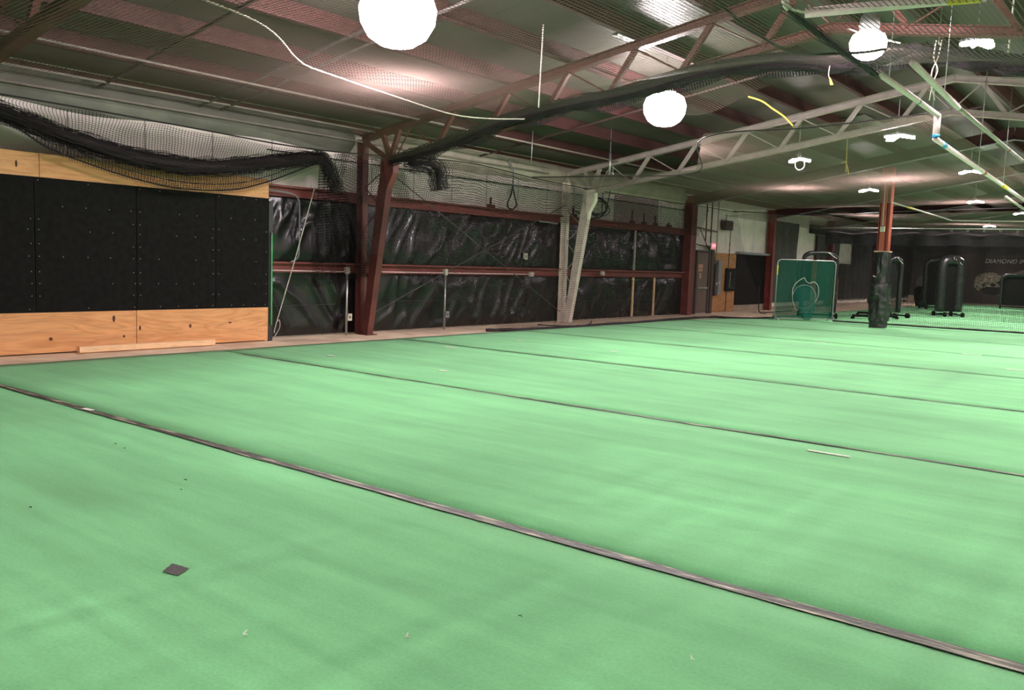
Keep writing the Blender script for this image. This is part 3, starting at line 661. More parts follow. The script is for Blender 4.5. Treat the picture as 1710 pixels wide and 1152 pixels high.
def polyy(P, y):
    for a, b in zip(P, P[1:]):
        if a.y <= y <= b.y: return a.lerp(b, (y - a.y) / max(1e-6, b.y - a.y))
    return P[0] if y < P[0].y else P[-1]
def f(u, v):
    y = 2.0 + 8.9 * u; x, z = cz(y); z += .05 * math.sin(y * 5.2) * 0 - .045 * abs(math.sin(y * 2.6)); s = polyy(swag, y - (1 - v) * 0)
    return (x + (s.x - x) * v + .03 * nz(y * 2, v * 3, 1), y + .05 * nz(y, v * 2, 7), z + (s.z - z) * v)
MB().grid(f, 120, 14, lambda u, v: (8.9 * u * 1.05 + .05 * nz(u * 9, v, 0), v * .95 + .06 * nz(u * 14, v * 2, 0))).build('upper_netting', NETW, t, True)
def f(u, v):
    y = 1.6 + 8.6 * u; a = polyy(swag, y); b = polyy(low, y)
    return (a.x + (b.x - a.x) * v + .05 * math.sin(v * 3.14), y, a.z + (b.z - a.z) * v)
MB().grid(f, 100, 8, lambda u, v: (8.6 * u, v * .75 + .1 * nz(u * 10, v, 3))).build('lower_netting', NETW, t, True)
MB().grid(lambda u, v: (-12.8 + .12 * v + .03 * nz(u * 12, v * 2, 8), 1.6 + 8.6 * u, polyy(swag, 1.6 + 8.6 * u).z * (1 - v) + v * (polyy(low, 1.6 + 8.6 * u).z - .06)), 100, 8, lambda u, v: (8.6 * u * 1.3, v * .9 + .1 * nz(u * 20, v, 3))).build('lower_netting', NETW, t, True)
MB().tube(low, .012, 6).build('edge_rope', ROPEB, t, True)
MB().tube([p + Vector((.03, 0, .10)) for p in low], .007, 6).build('edge_rope', ROPEB, t, True)
def ragged(path, r0, seg, seed, rough=.35, taper=True):
    n = len(path)
    return lambda i: r0 * (1 + rough * nz(i * .35, seed, 0) + .2 * nz(i * 1.3, seed, 4))
def lumpy(path, r, seed, mat_, name, parent, seg=14, rough=.3, flat=1.0):
    mb = MB().tube(path, (lambda i: 1.0), seg); n = len(path)
    for i in range(n):
        ri = r(i) if callable(r) else r
        for k in range(seg):
            v = mb.v[i * seg + k]; d = v - Vector(path[i]); q = 1 + rough * nz(i * .22, k * 1.1, seed) + rough * .7 * nz(i * .8, k * 1.9, seed + 5)
            mb.v[i * seg + k] = Vector(path[i]) + Vector((d.x, d.y, d.z * flat)) * ri * q
    return mb.build(name, mat_, parent, True)
def strands(path, r, n, seed, parent, name='strand', M=None, mb=None):
    mb = MB()
    for s in range(n):
        a0 = random.uniform(0, 6.28); rr = r * random.uniform(.75, 1.35); tw = random.uniform(-.1, .1)
        P = [Vector(p) + Vector((0, 0, 0)) for p in path]
        Q = []
        for i, p in enumerate(P):
            d = (P[min(i + 1, len(P) - 1)] - P[max(i - 1, 0)]).normalized(); a = Vector((0, 0, 1)); a = (a - d * a.dot(d)).normalized(); b = d.cross(a)
            ang = a0 + tw * i; q = rr * (1 + .5 * nz(i * .3, s * 3.1, seed))
            Q.append(p + (a * math.cos(ang) + b * math.sin(ang)) * q)
        mb.tube(Q, .004, 4, False)
    return tag(mb.build(name, M or ROPEB, parent), kind='stuff')
nsw = len(swag)
lumpy(swag, lambda i: (.065 + .03 * math.sin(i / nsw * 3.14)) * (1 if i < nsw - 14 else max(.15, (nsw - i) / 14)), 3, BUNCH, 'gathered_roll', t)
strands(swag, .11, 70, 5, t, 'loose_strands')
# drape falling from the gathering point
t = thing('net_drape', (-12.8, 10.9, 1.2), 'dense black net drape falling beside the red slanted post', 'net')
def f(u, v):
    w_ = .14 + 1.7 * v ** .9; y = 10.35 + .25 * v + (u - .15) * w_; z = 3.38 - 2.45 * v + .3 * u * v
    return (-12.82 - .27 * v + .05 * math.sin(u * 38 + v * 2) * min(1, v * 3 + .2), y, z)
MB().grid(f, 90, 30, lambda u, v: (u * 2.9, v * 2.4)).build('netting', NETW, t, True)
MB().grid(lambda u, v: (f(u, v)[0] - .06, f(u, v)[1] + .05, f(u, v)[2]), 90, 30, lambda u, v: (u * 3.3, v * 2.4)).build('netting', NETW, t, True)
# main side curtain
t = thing('side_net', (NX, 19, 0), 'long black side net hanging before the white slanted post and wall', 'net')
def f(u, v):
    y = 10.6 + 17.0 * u; x, z = cz(y)
    zb = .03 if y > 15 else .03 + (15 - y) * .40
    xb = -12.1 if y < 20 else -12.05
    if y > 25.5: xb = -12.05 + (y - 25.5) * .45
    q = v ** 1.4
    zz = z + (zb - z) * v
    return (x + (xb - x) * q + .06 * nz(y * 1.2, zz * .8, 2) + .05 * math.sin(y * 4) * v * .4, y + .1 * nz(y * .5, zz, 6), zz - (.03 * abs(math.sin(y * 2.1)) if v < .05 else 0))
MB().grid(f, 200, 24, lambda u, v: (17 * u + .06 * nz(u * 40, v * 4, 1), 3.5 * v + .10 * nz(u * 25, v * 3, 0))).build('netting', net_mat('thin_side_netting', (0.02, 0.017, 0.016), 0.05, 0.0065, gloss=.1), t, True)
def f2(u, v):
    y = 10.6 + 15.6 * u; x, z = cz(y); d = .95
    return (x - .1 - .35 * v + .04 * nz(y, v, 4), y, z - d * v * .95)
MB().grid(f2, 160, 10, lambda u, v: (15.6 * u + .12 * nz(u * 30, v * 2, 1), 1.0 * v + .12 * nz(u * 25, v * 2, 0))).build('doubled_top_netting', NETW, t, True)
bot = catmull([(-12.3, 14.6, .04), (-12.05, 15.6, .035), (-11.9, 17.4, .035), (-11.95, 19.2, .04), (-11.9, 20.6, .035), (-12.1, 23, .035), (-12.0, 25.4, .035), (-11.4, 25.6, .035), (-10.95, 26.5, .035), (-10.7, 27.6, .035)], 8)
lumpy(bot, .035, 8, BUNCH, 'bottom_rope', t, 8)
# tangle near the red post top
t = thing('net_tangle', (-12.4, 13.2, 3.0), 'tangled black net knot hanging right of the red slanted post', 'net')
tp = catmull([(-12.5, 12.3, 3.45), (-12.5, 12.8, 3.50), (-12.5, 13.1, 3.42), (-12.5, 13.15, 3.2), (-12.5, 13.2, 3.0)], 5)
lumpy(tp, lambda i: .05, 12, BUNCH, 'knot', t, 12, .8)
strands(tp, .14, 70, 3, t, 'loose_strands')
# black cables hanging on the wall
def loop(c, ry, rz, n=28, wob=0.0, x=None): return [(c[0] + wob * math.sin(k), c[1] + ry * math.cos(2 * math.pi * k / n), c[2] + rz * math.sin(2 * math.pi * k / n)) for k in range(n + 1)]
t = thing('hanging_cable', (XW + .25, 16.6, 2.85), 'looped black cable hanging on the white wall between the posts', 'cable')
MB().tube(catmull([(XW + .3, 16.3, 4.0), (XW + .25, 16.55, 3.75), (XW + .25, 16.55, 3.3)]), .02, 8).build('drop_pipe', GREYP, t, True)
MB().tube(catmull([(XW + .25, 16.55, 3.4), (XW + .25, 16.5, 3.2), (XW + .25, 16.38, 2.98), (XW + .25, 16.42, 2.86), (XW + .25, 16.6, 2.85), (XW + .25, 16.72, 2.98), (XW + .25, 16.62, 3.2), (XW + .25, 16.55, 3.4)]), .018, 8).build('cable_loop', ROPEB, t, True)
t = thing('coiled_cable', (XW + .3, 19.85, 3.1), 'coil of black cable hanging over the white slanted post', 'cable')
for k, (ry, rz, dy, dz) in enumerate(((.42, .24, 0, 0), (.44, .22, .03, .02), (.38, .26, -.04, -.02), (.46, .2, .05, -.04))):
    MB().tube(loop((XW + .55 + .02 * k, 19.9 + dy, 3.12 + dz), ry, rz), .011, 6, False).build('coil', ROPEB, t, True)
MB().tube(catmull([(XW + .55, 20.5, 3.62), (XW + .55, 20.4, 3.3), (XW + .55, 20.2, 3.0), (XW + .55, 19.2, 2.9), (XW + .5, 18.9, 2.95)]), .013, 6).build('loose_end', ROPEB, t, True)
tag(MB().tube(catmull([(-12.9, 17.3, .02), (-12.4, 17.5, .02), (-12.15, 18.2, .02), (-12.4, 18.9, .02), (-12.8, 19.6, .02), (-13.0, 19.9, .02)]), .015, 6).build('floor_cable', ROPEB, None, True), 'black cable loop lying on the concrete at the white post', 'cable')

# ------------------------------------------------------------------ ceiling nets
def ceil_net(x0, x1, y0, y1, zf, label, nx=60, ny=60, M=None, name='ceiling_net', skew=None, edge=None):
    def f(u, v):
        x = x0 + (x1 - x0) * u; ya_, yb_ = y0, y1
        if skew: ya_ = skew(x)
        y = ya_ + (yb_ - ya_) * v
        return (x, y, zf(x, y))
    o = MB().grid(f, nx, ny, lambda u, v: (f(u, v)[0], f(u, v)[1])).build(name, M or NET, None, True)
    return tag(o, label, 'net', 'ceiling nets')
bun = catmull([(-12.4, 11.72, 3.44), (-11.6, 11.6, 3.52), (-10.73, 11.6, 3.68), (-9.37, 11.6, 3.98), (-8.14, 11.6, 4.12), (-7.03, 11.6, 4.20), (-5.84, 11.6, 4.38), (-4.77, 11.6, 4.40), (-3.96, 11.6, 4.28), (-3.3, 11.6, 4.33), (-2.79, 11.6, 4.27), (-2.25, 11.6, 4.13), (-1.5, 11.6, 3.98), (0.5, 11.6, 3.8), (3, 11.6, 3.9)], 10)
def rollz(x):
    for a, b in zip(bun, bun[1:]):
        if a.x <= x <= b.x: return a.z + (b.z - a.z) * (x - a.x) / max(1e-6, b.x - a.x)
    return bun[0].z if x < bun[0].x else bun[-1].z
def sstep(a, b, t): t = min(1, max(0, (t - a) / (b - a))); return t * t * (3 - 2 * t)
def z1(x, y):
    hx = min(1, max(0, (x + 12.6) / 9.7)); hy = min(1, max(0, (y - 0) / 11.7))
    z = 3.68 + .12 * hx - .16 * math.sin(hx * 3.14) * math.sin(hy * 3.14) - .06 * abs(math.sin((x + 1.0) * 1.05))
    k = sstep(.70, 1.0, hy); return z + (rollz(x) - .03 - z) * k
ceil_net(-12.6, -2.9, .5, 11.6, z1, 'big sagging ceiling net around the biggest lamp')
def z3(x, y):
    z = 3.72 - .10 * math.sin(min(1, max(0, (x + 2.9) / 5.9)) * 3.14) * math.sin(min(1, max(0, (y - .5) / 11)) * 3.14)
    return z + (rollz(x) - .03 - z) * sstep(.80, 1.0, y / 11.6)
ceil_net(-2.85, 3.0, .5, 11.6, z3, 'ceiling net right of the white hanging pipes, at the upper right corner')
def z2(x, y):
    hx = min(1, max(0, (x + 12.5) / 9.5)); return 3.56 + .12 * hx - .10 * math.sin(hx * 3.14) * math.sin(min(1, max(0, (y - 13) / 14.6)) * 3.14)
ceil_net(-12.5, -3.0, 13, 27.6, z2, 'ceiling net under the white truss, reaching the net wall', M=NET2, skew=lambda x: 16.2 if x < -8.2 else (16.2 - (x + 8.2) * 1.9 if x < -6.2 else 12.4))
def z4(x, y): return 3.42 - .08 * math.sin((x + 9) * .9) * math.sin((y - 27) * .5)
ceil_net(-9.4, -3.0, 27.7, 54, z4, 'ceiling net over the far cages behind the padded column')
def z5(x, y): return 3.5 - .1 * math.sin((y - 12) * .8)
ceil_net(-2.95, -.2, 12.6, 27.0, z5, 'ceiling net beside the lower run of white pipe at right', skew=lambda x: 12.6 + 3 * abs(x + 1.5))
def z6(x, y): return 3.40 + .05 * math.sin(x * 2)
ceil_net(-12.9, -9.5, 27.7, 54, z6, 'ceiling net along the curtained left wall at the back')
# edge ropes of those nets
rope = catmull([(-6.9, 3.6, 3.78), (-7.12, 4.98, 3.75), (-7.95, 6.05, 3.74), (-8.16, 6.39, 3.73), (-8.26, 6.87, 3.72), (-8.41, 7.78, 3.70), (-8.68, 9.32, 3.69), (-8.5, 9.95, 3.70), (-8.1, 10.35, 3.72)], 8)
tag(MB().tube([p - Vector((0, 0, .02)) for p in rope], .009, 6).build('net_rope', ROPEW, None, True), 'pale rope sagging under the ceiling net below the biggest lamp', 'rope')
# white rope trailing edges
t = tag(MB().tube(catmull([(-12.4, 16.2, 3.55), (-10.3, 16.2, 3.50), (-8.2, 16.2, 3.50), (-6.3, 12.6, 3.6), (-4.5, 12.42, 3.62), (-3.0, 12.45, 3.7)]), .010, 6).build('net_rope', ROPEB, None, True), 'dark front edge rope of the ceiling net under the white truss', 'rope')
tag(MB().tube(catmull([(-12.5, 27.6, 3.52), (-9.5, 27.6, 3.36), (-7.3, 27.6, 3.45), (-3, 27.6, 3.55)]), .014, 6).build('net_rope', ROPEB, None, True), 'dark rear edge rope of the ceiling net at the net wall', 'rope')
# gathered roll along the red truss
t = thing('gathered_net', (-7, 11.6, 3.4), 'thick roll of gathered black net tied along the red truss', 'net')
lumpy(bun, lambda i: .065 + .03 * nz(i * .12, 0, 0) + .04 * min(1, i / 50), 21, BUNCH, 'net_roll', t, 16, .45)
strands(bun, .09, 40, 8, t, 'loose_strands')
def f(u, v):
    p = along(bun, .02 + .6 * u); x, z = p.x, p.z
    return (x, 11.62 + .15 * v * (1 + .3 * nz(x * 2, 0, 0)), z - .06 + .05 * math.sin(v * 3.14) - .12 * v * abs(math.sin(x * 2.3)))
MB().grid(f, 120, 8, lambda u, v: (u * 10, v * .6)).build('trailing_netting', NETD, t, True)

# light translucent net pocket under the second lamp
tag(MB().grid(lambda u, v: (-6.95 + 2.1 * u, 11.75 + 1.2 * v, 4.15 + .28 * u - .10 * math.sin(u * 6.28) - .08 * v), 24, 14, lambda u, v: (2.2 * u, 1.3 * v)).build('net_flap', NET, None, True), 'small loose net flap just above the second round lamp', 'net')

# ------------------------------------------------------------------ hanging pipes and bits
def pipe(a, b, r, label, M=PVCW, bands=()):
    t = thing('hanging_pipe', ((a[0] + b[0]) / 2, (a[1] + b[1]) / 2, (a[2] + b[2]) / 2), label, 'pipe', 'hung net pipes')
    MB().tube([a, b], r, 12).build('pipe', M, t, True)
    for (k0, k1, m_) in bands:
        A, B = Vector(a), Vector(b); MB().tube([A.lerp(B, k0), A.lerp(B, k1)], r * 1.08, 12).build('tape_band', m_, t, True)
    return t
pipe((-2.74, 7.22, 3.70), (-1.45, 7.5, 3.70), .042, 'thick white pipe crossing the upper right corner with a yellow end', PVCW, ((.80, .97, YEL),))
pipe((-2.86, 9.75, 3.70), (-2.91, 12.67, 3.70), .034, 'white hanging pipe running back from the small round lamp', PVCW, ((.60, .62, GREYP),))
pipe((-2.93, 12.70, 3.70), (-2.93, 12.70, 3.42), .045, 'short upright white pipe with a blue end', PVCW, ((.87, 1.0, BLUE),))
pipe((-2.95, 12.74, 3.41), (-3.36, 23.4, 3.40), .036, 'long lower white pipe running to the back with tape bands', PVCW, ((.40, .42, REDB), (.62, .70, YEL), (.05, .07, BLUE)))
pipe((-2.47, 9.52, 3.72), (-2.60, 12.3, 3.72), .036, 'pale hanging pipe to the right of the white one, near part', PVCW, ())
pipe((-2.60, 12.35, 3.72), (-2.72, 18.2, 3.72), .030, 'grey hanging pipe continuing back at the right', WHT, ((.72, .74, REDB),))
pipe((-6.05, 22.47, 3.33), (-6.28, 30.1, 3.33), .022, 'thin pale pipe receding behind the red column', WHT, ((.2, .3, YEL),))
pipe((-6.28, 30.1, 3.33), (-3.6, 30.85, 3.33), .022, 'thin pale pipe crossing at the top of the net wall', WHT, ())
pipe((-3.34, 20.8, 3.28), (-3.53, 24.6, 3.28), .03, 'short pale pipe under the long white one at the right edge', WHT, ())
# hangers for the pipes
for (x, y, z, lab) in ((-2.88, 10.2, 3.73, 'thin pipe hanger wire near the small round lamp'), (-2.9, 12.3, 3.73, 'thin pipe hanger wire at the blue ended pipe'), (-3.1, 16.5, 3.44, 'thin pipe hanger wire over the long lower pipe'), (-2.55, 11.3, 3.75, 'thin pipe hanger wire on the pale right pipe'), (-3.2, 19.5, 3.44, 'thin pipe hanger wire near the far lamp')):
    tag(MB().tube([(x, y, z), (x + .02, y, roofz(x) - .01)], .006, 5).build('hanger_wire', GALV, None, True), lab, 'wire', 'pipe hanger wires')
t = thing('rope_bundle', (-2.72, 11.55, 3.75), 'pair of white ropes twisted together above the hanging pipes', 'rope')
for dx in (-.03, .03):
    MB().tube(catmull([(-2.70 + dx, 11.5, 4.40), (-2.72 + dx * .8, 11.5, 4.2), (-2.72 - dx, 11.5, 4.05), (-2.74 - dx * .3, 11.5, 3.9), (-2.80 + dx, 11.8, 3.75)]), .008, 6).build('rope', ROPEW, t, True)
# net gathering bulb at the start of the thick white pipe
t = thing('net_knot', (-2.84, 7.15, 3.74), 'white knotted net tie left of the thick white pipe', 'rope')
lumpy([(-2.88, 7.1, 3.82), (-2.87, 7.1, 3.79), (-2.86, 7.1, 3.75), (-2.84, 7.12, 3.72)], .03, 2, ROPEW, 'knot', t, 10, .4)
MB().tube(catmull([(-2.84, 7.12, 3.73), (-2.80, 7.15, 3.715), (-2.74, 7.2, 3.70)]), .012, 6).build('tail', ROPEW, t, True)
# net ridge running along the pipe line from the knot to the small lamp
rid = catmull([(-2.86, 7.1, 3.74), (-2.87, 8, 3.70), (-2.88, 9, 3.69), (-2.88, 9.8, 3.69)], 10)
t = thing('gathered_net', (-2.87, 8.5, 3.65), 'thin gathered net seam from the white knot to the small round lamp', 'net')
lumpy(rid, .022, 31, BUNCH, 'net_roll', t, 8, .4); strands(rid, .035, 10, 2, t, 'loose_strands')
tag(MB().tube(catmull([(-3.9, 7.6, 4.2), (-3.75, 8.4, 3.98), (-3.6, 9.2, 3.9), (-3.2, 9.9, 3.98), (-3.0, 10.4, 4.1)]), .016, 6).build('hanging_cable', ROPEB, None, True), 'dark drooping cable left of the small round lamp', 'cable')
tag(MB().tube([(-7.17, 9.5, 4.75), (-7.2, 9.5, 3.66)], .011, 6).build('dangling_rope', ROPEW, None, True), 'pale straight rope dangling through the ceiling net', 'rope')
tag(MB().tube([(-11.5, 15, 4.4), (-11.52, 15, 3.70)], .012, 6).build('dangling_rod', GALV, None, True), 'thin pale rod dangling left of the white slanted post', 'rod')
t = thing('hanging_tube', (-10.78, 17, 3.6), 'short bright metal tube hanging above the white truss end', 'tube')
MB().tube([(-10.78, 17, 3.66), (-10.78, 17, 4.12)], .028, 12).build('tube', FOIL, t, True)
MB().box((-10.82, 16.97, 3.62), (-10.68, 17.03, 3.66)).build('foot', GALV, t); MB().tube([(-10.78, 17, 4.12), (-10.78, 17, roofz(-10.78))], .006, 5).build('wire', GALV, t)
MB().tube([(-10.69, 17, 3.65), (-10.69, 17, 3.80)], .008, 6).build('side_pin', FOIL, t)
t = thing('yellow_ribbon', (-3.93, 11.4, 3.98), 'short yellow ribbon hanging from the gathered net roll', 'ribbon')
MB().tube(catmull([(-3.96, 11.4, 4.22), (-3.97, 11.4, 4.12), (-3.95, 11.4, 4.05)]), .006, 6).build('string', ROPEW, t)
MB().grid(lambda u, v: (-3.965 + .03 * v + (.02 + .02 * v) * u, 11.4 + .01 * math.sin(v * 5), 4.07 - .10 * v), 3, 6).build('ribbon', ROPEY, t)
tag(MB().tube(catmull([(-7.08, 16, 4.88), (-6.8, 16, 4.77), (-6.59, 16, 4.62), (-6.35, 16, 4.45), (-6.16, 16, 4.26)]), .018, 8).build('yellow_hose', ROPEY, None, True), 'curved yellow hose arching below the roof left of the ridge', 'hose')
t = thing('yellow_strap', (-7.07, 22, 4.0), 'yellow strap hanging straight down before the rear truss', 'strap')
MB().tube([(-7.09, 22, roofz(-7.1) - .29), (-7.07, 22, 4.05)], .012, 6).build('strap', ROPEY, t, True)
MB().tube(catmull([(-7.2, 22, 4.28), (-7.1, 22, 4.30), (-7.05, 22, 4.2), (-7.0, 22, 4.0)]), .014, 6).build('knot', ROPEY, t, True)
t = tag(MB().grid(lambda u, v: (-7.62 + .55 * u, 11.9 + .62 * v + .1 * u + .05 * nz(u * 4, v * 4, 0), roofz(-7.62 + .55 * u) - .02 - .02 * abs(nz(u * 5, v * 5, 3))), 14, 14).build('foil_patch', FOIL, None, True), 'crumpled shiny foil patch on the roof above the second lamp', 'foil')
for (x, y, lab) in ((-9.6 + .62, 30.0, 'bright foil strip on the roof left of the red column'), (-5.6, 29, 'bright foil strip on the roof right of the red column'), (-7.0, 21.6, 'bright foil strip seen through the white truss')):
    tag(MB().grid(lambda u, v: (x - .4 + .8 * u, y + 1.6 * v, roofz(x - .4 + .8 * u) - .02 - .01 * abs(nz(u * 5, v * 5, 3))), 8, 12).build('foil_patch', FOIL, None, True), lab, 'foil', 'foil strips')
# white chains dangling from ceiling net at right
tag(MB().tube([(-2.05, 12.2, roofz(-2.05) - .01), (-2.07, 12.2, 4.08)], .012, 6).build('dangling_rope', ROPEW, None, True), 'short pale rope hanging at right below the clustered lamp', 'rope')
tag(MB().tube(catmull([(-3.7, 11.2, 4.6), (-3.3, 11.3, 4.45), (-3.1, 11.35, 4.38)]), .010, 6).build('net_rope', ROPEW, None, True), 'short pale slanting rope right of the small round lamp', 'rope')

# ------------------------------------------------------------------ door corner
t = thing('door_1', (XW, 27.3, 0), 'brown steel door with two small notices and a push bar', 'door'); t['kind'] = 'structure'
dx = XW + .12
MB().box((dx - .04, 26.88, .03), (dx, 27.72, 2.10)).build('door_leaf', DOORM, t, bevel=.004)
MB().box((dx - .1, 26.78, 0), (dx + .03, 26.87, 2.18)).box((dx - .1, 27.73, 0), (dx + .03, 27.84, 2.18)).box((dx - .1, 26.87, 2.11), (dx + .03, 27.73, 2.18)).build('door_frame', DOORF, t)
MB().box((dx, 26.92, .86), (dx + .05, 27.68, .92)).build('push_bar', GALV, t)
MB().box((dx - .02, 26.88, .0), (dx + .01, 27.72, .03)).build('threshold', GALV, t)
for (y0, y1, z0, z1, m_) in ((26.98, 27.32, 1.56, 1.70, 'pale'), (26.98, 27.30, 1.46, 1.54, 'pale'), (27.08, 27.22, 1.22, 1.40, 'pale')):
    MB().box((dx, y0, z0), (dx + .004, y1, z1)).build('notice', mat('faded_red_notice', (0.55, 0.27, 0.2), .7, 0, 30, .4), t)
# red posts and pipe beside the door
tag(MB().box((XW + .02, 26.35, 0), (XW + .2, 26.55, 3.9)).build('door_post', REDD), 'dark red post between the corner column and the brown door', 'post')
tag(MB().box((XW + .02, 27.9, 0), (XW + .16, 28.1, 2.3)).build('door_post', DOORF), 'dark brown post right of the brown door', 'post')
# exit sign
t = thing('exit_sign', (XW + .25, 27.75, 2.2), 'glowing red exit sign above the brown door', 'sign')
MB().obox((XW + .26, 27.72, 2.33), (.02, 0, 0), (0, .19, 0), (0, 0, .12)).build('housing', BEIGE, t, bevel=.006)
MB().obox((XW + .283, 27.74, 2.345), (.003, 0, 0), (0, .165, 0), (0, 0, .095)).build('lit_face', EXITR, t)
def letters(txt, size, loc, rot, m_, name, parent, depth=.002, align='CENTER', space=1.0, shear=0):
    c = bpy.data.curves.new(name, 'FONT'); c.body = txt; c.size = size; c.extrude = depth; c.align_x = align; c.align_y = 'CENTER'; c.space_character = space; c.shear = shear; c.resolution_u = 3
    o = bpy.data.objects.new(name, c); COL.objects.link(o); dg = bpy.context.evaluated_depsgraph_get(); dg.update()
    me = bpy.data.meshes.new_from_object(o.evaluated_get(dg)); bpy.data.objects.remove(o)
    me.transform(Matrix.Rotation(rot[2], 4, 'Z') @ Matrix.Rotation(rot[0], 4, 'X'))
    ob = bpy.data.objects.new(name, me); COL.objects.link(ob); me.materials.clear(); me.materials.append(m_)
    org = Vector((0, 0, 0)); p = parent
    while p is not None: org += p.location; p = p.parent
    ob.parent = parent; ob.location = Vector(loc) - org
    return ob
letters('EXIT', .13, (XW + .288, 27.74, 2.345), (R(90), 0, R(90)), lens_mat('lit_exit_letters', 1.6, (1, .75, .7)), 'lettering', t)
MB().box((XW, 27.7, 2.30), (XW + .24, 27.76, 2.36)).build('mount', GREYP, t)
# upper wall conduits at the corner
for i, (y, z0, z1) in enumerate(((27.45, 2.5, 3.95), (27.85, 2.45, 3.95), (28.35, 1.75, 3.9))):
    conduit([(XW + .1, y, z0), (XW + .1, y, z1)], ['dark vertical conduit above the exit sign, left', 'dark vertical conduit above the exit sign, right', 'dark vertical conduit running down to the grey breaker panel'][i], .024, [REDD, REDD, WHT][i])
conduit([(XW + .12, 26.5, 2.95), (XW + .12, 28.3, 2.85)], 'horizontal dark conduit between the red post and breaker conduit', .02, REDD)
conduit([(XW + .14, 26.5, 2.38), (XW + .14, 27.6, 2.30)], 'horizontal dark conduit left of the exit sign', .02, REDD)
conduit([(XW + .14, 26.9, 2.9), (XW + .14, 27.5, 2.35)], 'slanting dark conduit left of the exit sign', .016, REDD)
# breaker panels
for (y0, y1, z0, z1, M, lab) in ((28.13, 28.33, .62, 1.72, DOORF, 'narrow dark breaker panel next to the door post'), (28.36, 28.62, .66, 1.86, GREYP, 'narrow grey breaker panel right of the dark one')):
    t = thing('breaker_panel', (XW + .1, (y0 + y1) / 2, z0), lab, 'electrical panel', 'breaker panels')
    MB().box((XW + .05, y0, z0), (XW + .22, y1, z1)).build('cabinet', M, t, bevel=.006)
    MB().box((XW + .22, y0 + .02, z0 + .05), (XW + .226, y1 - .02, z1 - .05)).build('panel_door', M, t)
    MB().box((XW + .226, y0 + .06, z0 + .38), (XW + .24, y0 + .13, z0 + .47)).build('latch', BEIGE, t)
for (y0, y1, lab) in ((28.12, 28.85, 'orange plywood panel behind the breaker panels'), (28.86, 30.15, 'orange plywood panel with the black wall cabinet')):
    tag(MB().box((XW + .01, y0, .03), (XW + .05, y1, 2.13)).build('plywood_sheet', PLYO), lab, 'plywood', 'orange plywood panels')
t = thing('wall_cabinet', (XW + .1, 29.6, .82), 'black wall cabinet on the orange plywood', 'cabinet')
MB().box((XW + .05, 29.25, .78), (XW + .16, 30.0, 1.6)).build('cabinet_body', BLK, t, bevel=.01)
MB().box((XW + .16, 29.3, .84), (XW + .17, 29.95, 1.54)).build('cabinet_door', SHEET, t)
MB().tube([(XW + .19, 29.4, .9), (XW + .19, 29.42, 1.45)], .012, 6).build('handle', GALV, t)
t = thing('electrical_box', (XW + .1, 29.0, 2.98), 'dark square electrical box high on the grey corner wall', 'electrical box')
MB().box((XW + .05, 28.72, 2.95), (XW + .25, 29.3, 3.28)).build('box_body', DOORF, t, bevel=.008)
MB().tube([(XW + .15, 28.9, 3.28), (XW + .15, 28.9, 3.5)], .02, 8).build('conduit_stub', GREYP, t)
for i, y in enumerate((29.7, 30.5, 31.4, 32.2)):
    tag(MB().box((XW + .001, y - .03, 2.75 + .1 * (i > 2)), (XW + .012, y + .03, 3.75)).build('tape_strip', WHITE), 'pale vertical tape strip on the grey corner wall, %s of four' % ['first', 'second', 'third', 'last'][i], 'tape', 'wall tape strips')
t = thing('roll_door', (XW + .1, 31.5, 0), 'black covered roll-up door right of the orange plywood', 'door')
MB().box((XW + .03, 30.2, .25), (XW + .07, 33.0, 2.12)).build('door_curtain', BLK, t)
MB().box((XW + .02, 30.15, 2.14), (XW + .2, 33.1, 2.22)).build('header', GREYP, t)
MB().box((XW + .02, 30.15, .0), (XW + .06, 33.0, .24)).build('sill_board', MATS['pale_curb'], t)
conduit([(XW + .3, 28.9, .05), (XW + .3, 29.0, 2.95)], 'thin black cable falling from the electrical box to the floor', .014, ROPEB, 'cable')
tag(MB().tube(catmull([(XW + 1.1, 29.9, 1.0), (XW + 1.1, 29.95, .4), (XW + 1.15, 30, .05), (XW + 1.2, 31, .04), (XW + 1.2, 33, .04)]), .02, 6).build('floor_cable', ROPEB, None, True), 'black hose lying before the black roll-up door', 'hose')
# ------------------------------------------------------------------ curtained wall at the back left
def curtain(y0, y1, z0, z1, seed, label, M, x=XW + .05, folds=9):
    def f(u, v):
        y = y0 + (y1 - y0) * u; z = z0 + (z1 - z0) * v
        return (x + .06 + .05 * math.sin(y * folds + 2 * nz(y * .6, z * .4, seed)) * (1 - .5 * v) + .03 * nz(y * 2, z, seed), y, z)
    return tag(MB().grid(f, int((y1 - y0) * 14) + 6, 14).build('wall_curtain', M, None, True), label, 'curtain', 'wall curtains')
curtain(33.3, 36.2, .3, 3.55, 1, 'dark grey curtain just right of the roll-up door', GCURT)
curtain(38.4, 41.6, .3, 3.2, 2, 'black curtain left of the torn pale wall opening', GCURT)
curtain(36.3, 38.3, .3, 2.0, 2, 'black cloth below the pale wall strip behind the green screen', CURT)
curtain(41.7, 43.6, .3, 2.0, 4, 'black cloth below the torn pale wall opening', CURT)
curtain(43.65, 48.0, .3, 3.3, 5, 'black curtain right of the torn pale wall opening', CURT)
curtain(50.0, 54.8, .3, 3.3, 6, 'black curtain in the far left corner', CURT)
tag(MB().box((XW + .02, 37.6, 3.25), (XW + .18, 54.5, 3.62)).build('valance', CURT), 'black valance strip above the back curtains', 'valance')
for (y0, y1, z1, lab) in ((37.7, 38.25, 2.1, 'tall plywood board on the back wall seen through the green screen'), (40.5, 41.3, 1.3, 'short plywood board on the back wall just right of the green screen')):
    tag(MB().box((XW + .2, y0, .13), (XW + .24, y1, z1)).build('plywood_board', PLYO), lab, 'plywood', 'boards on the back wall')
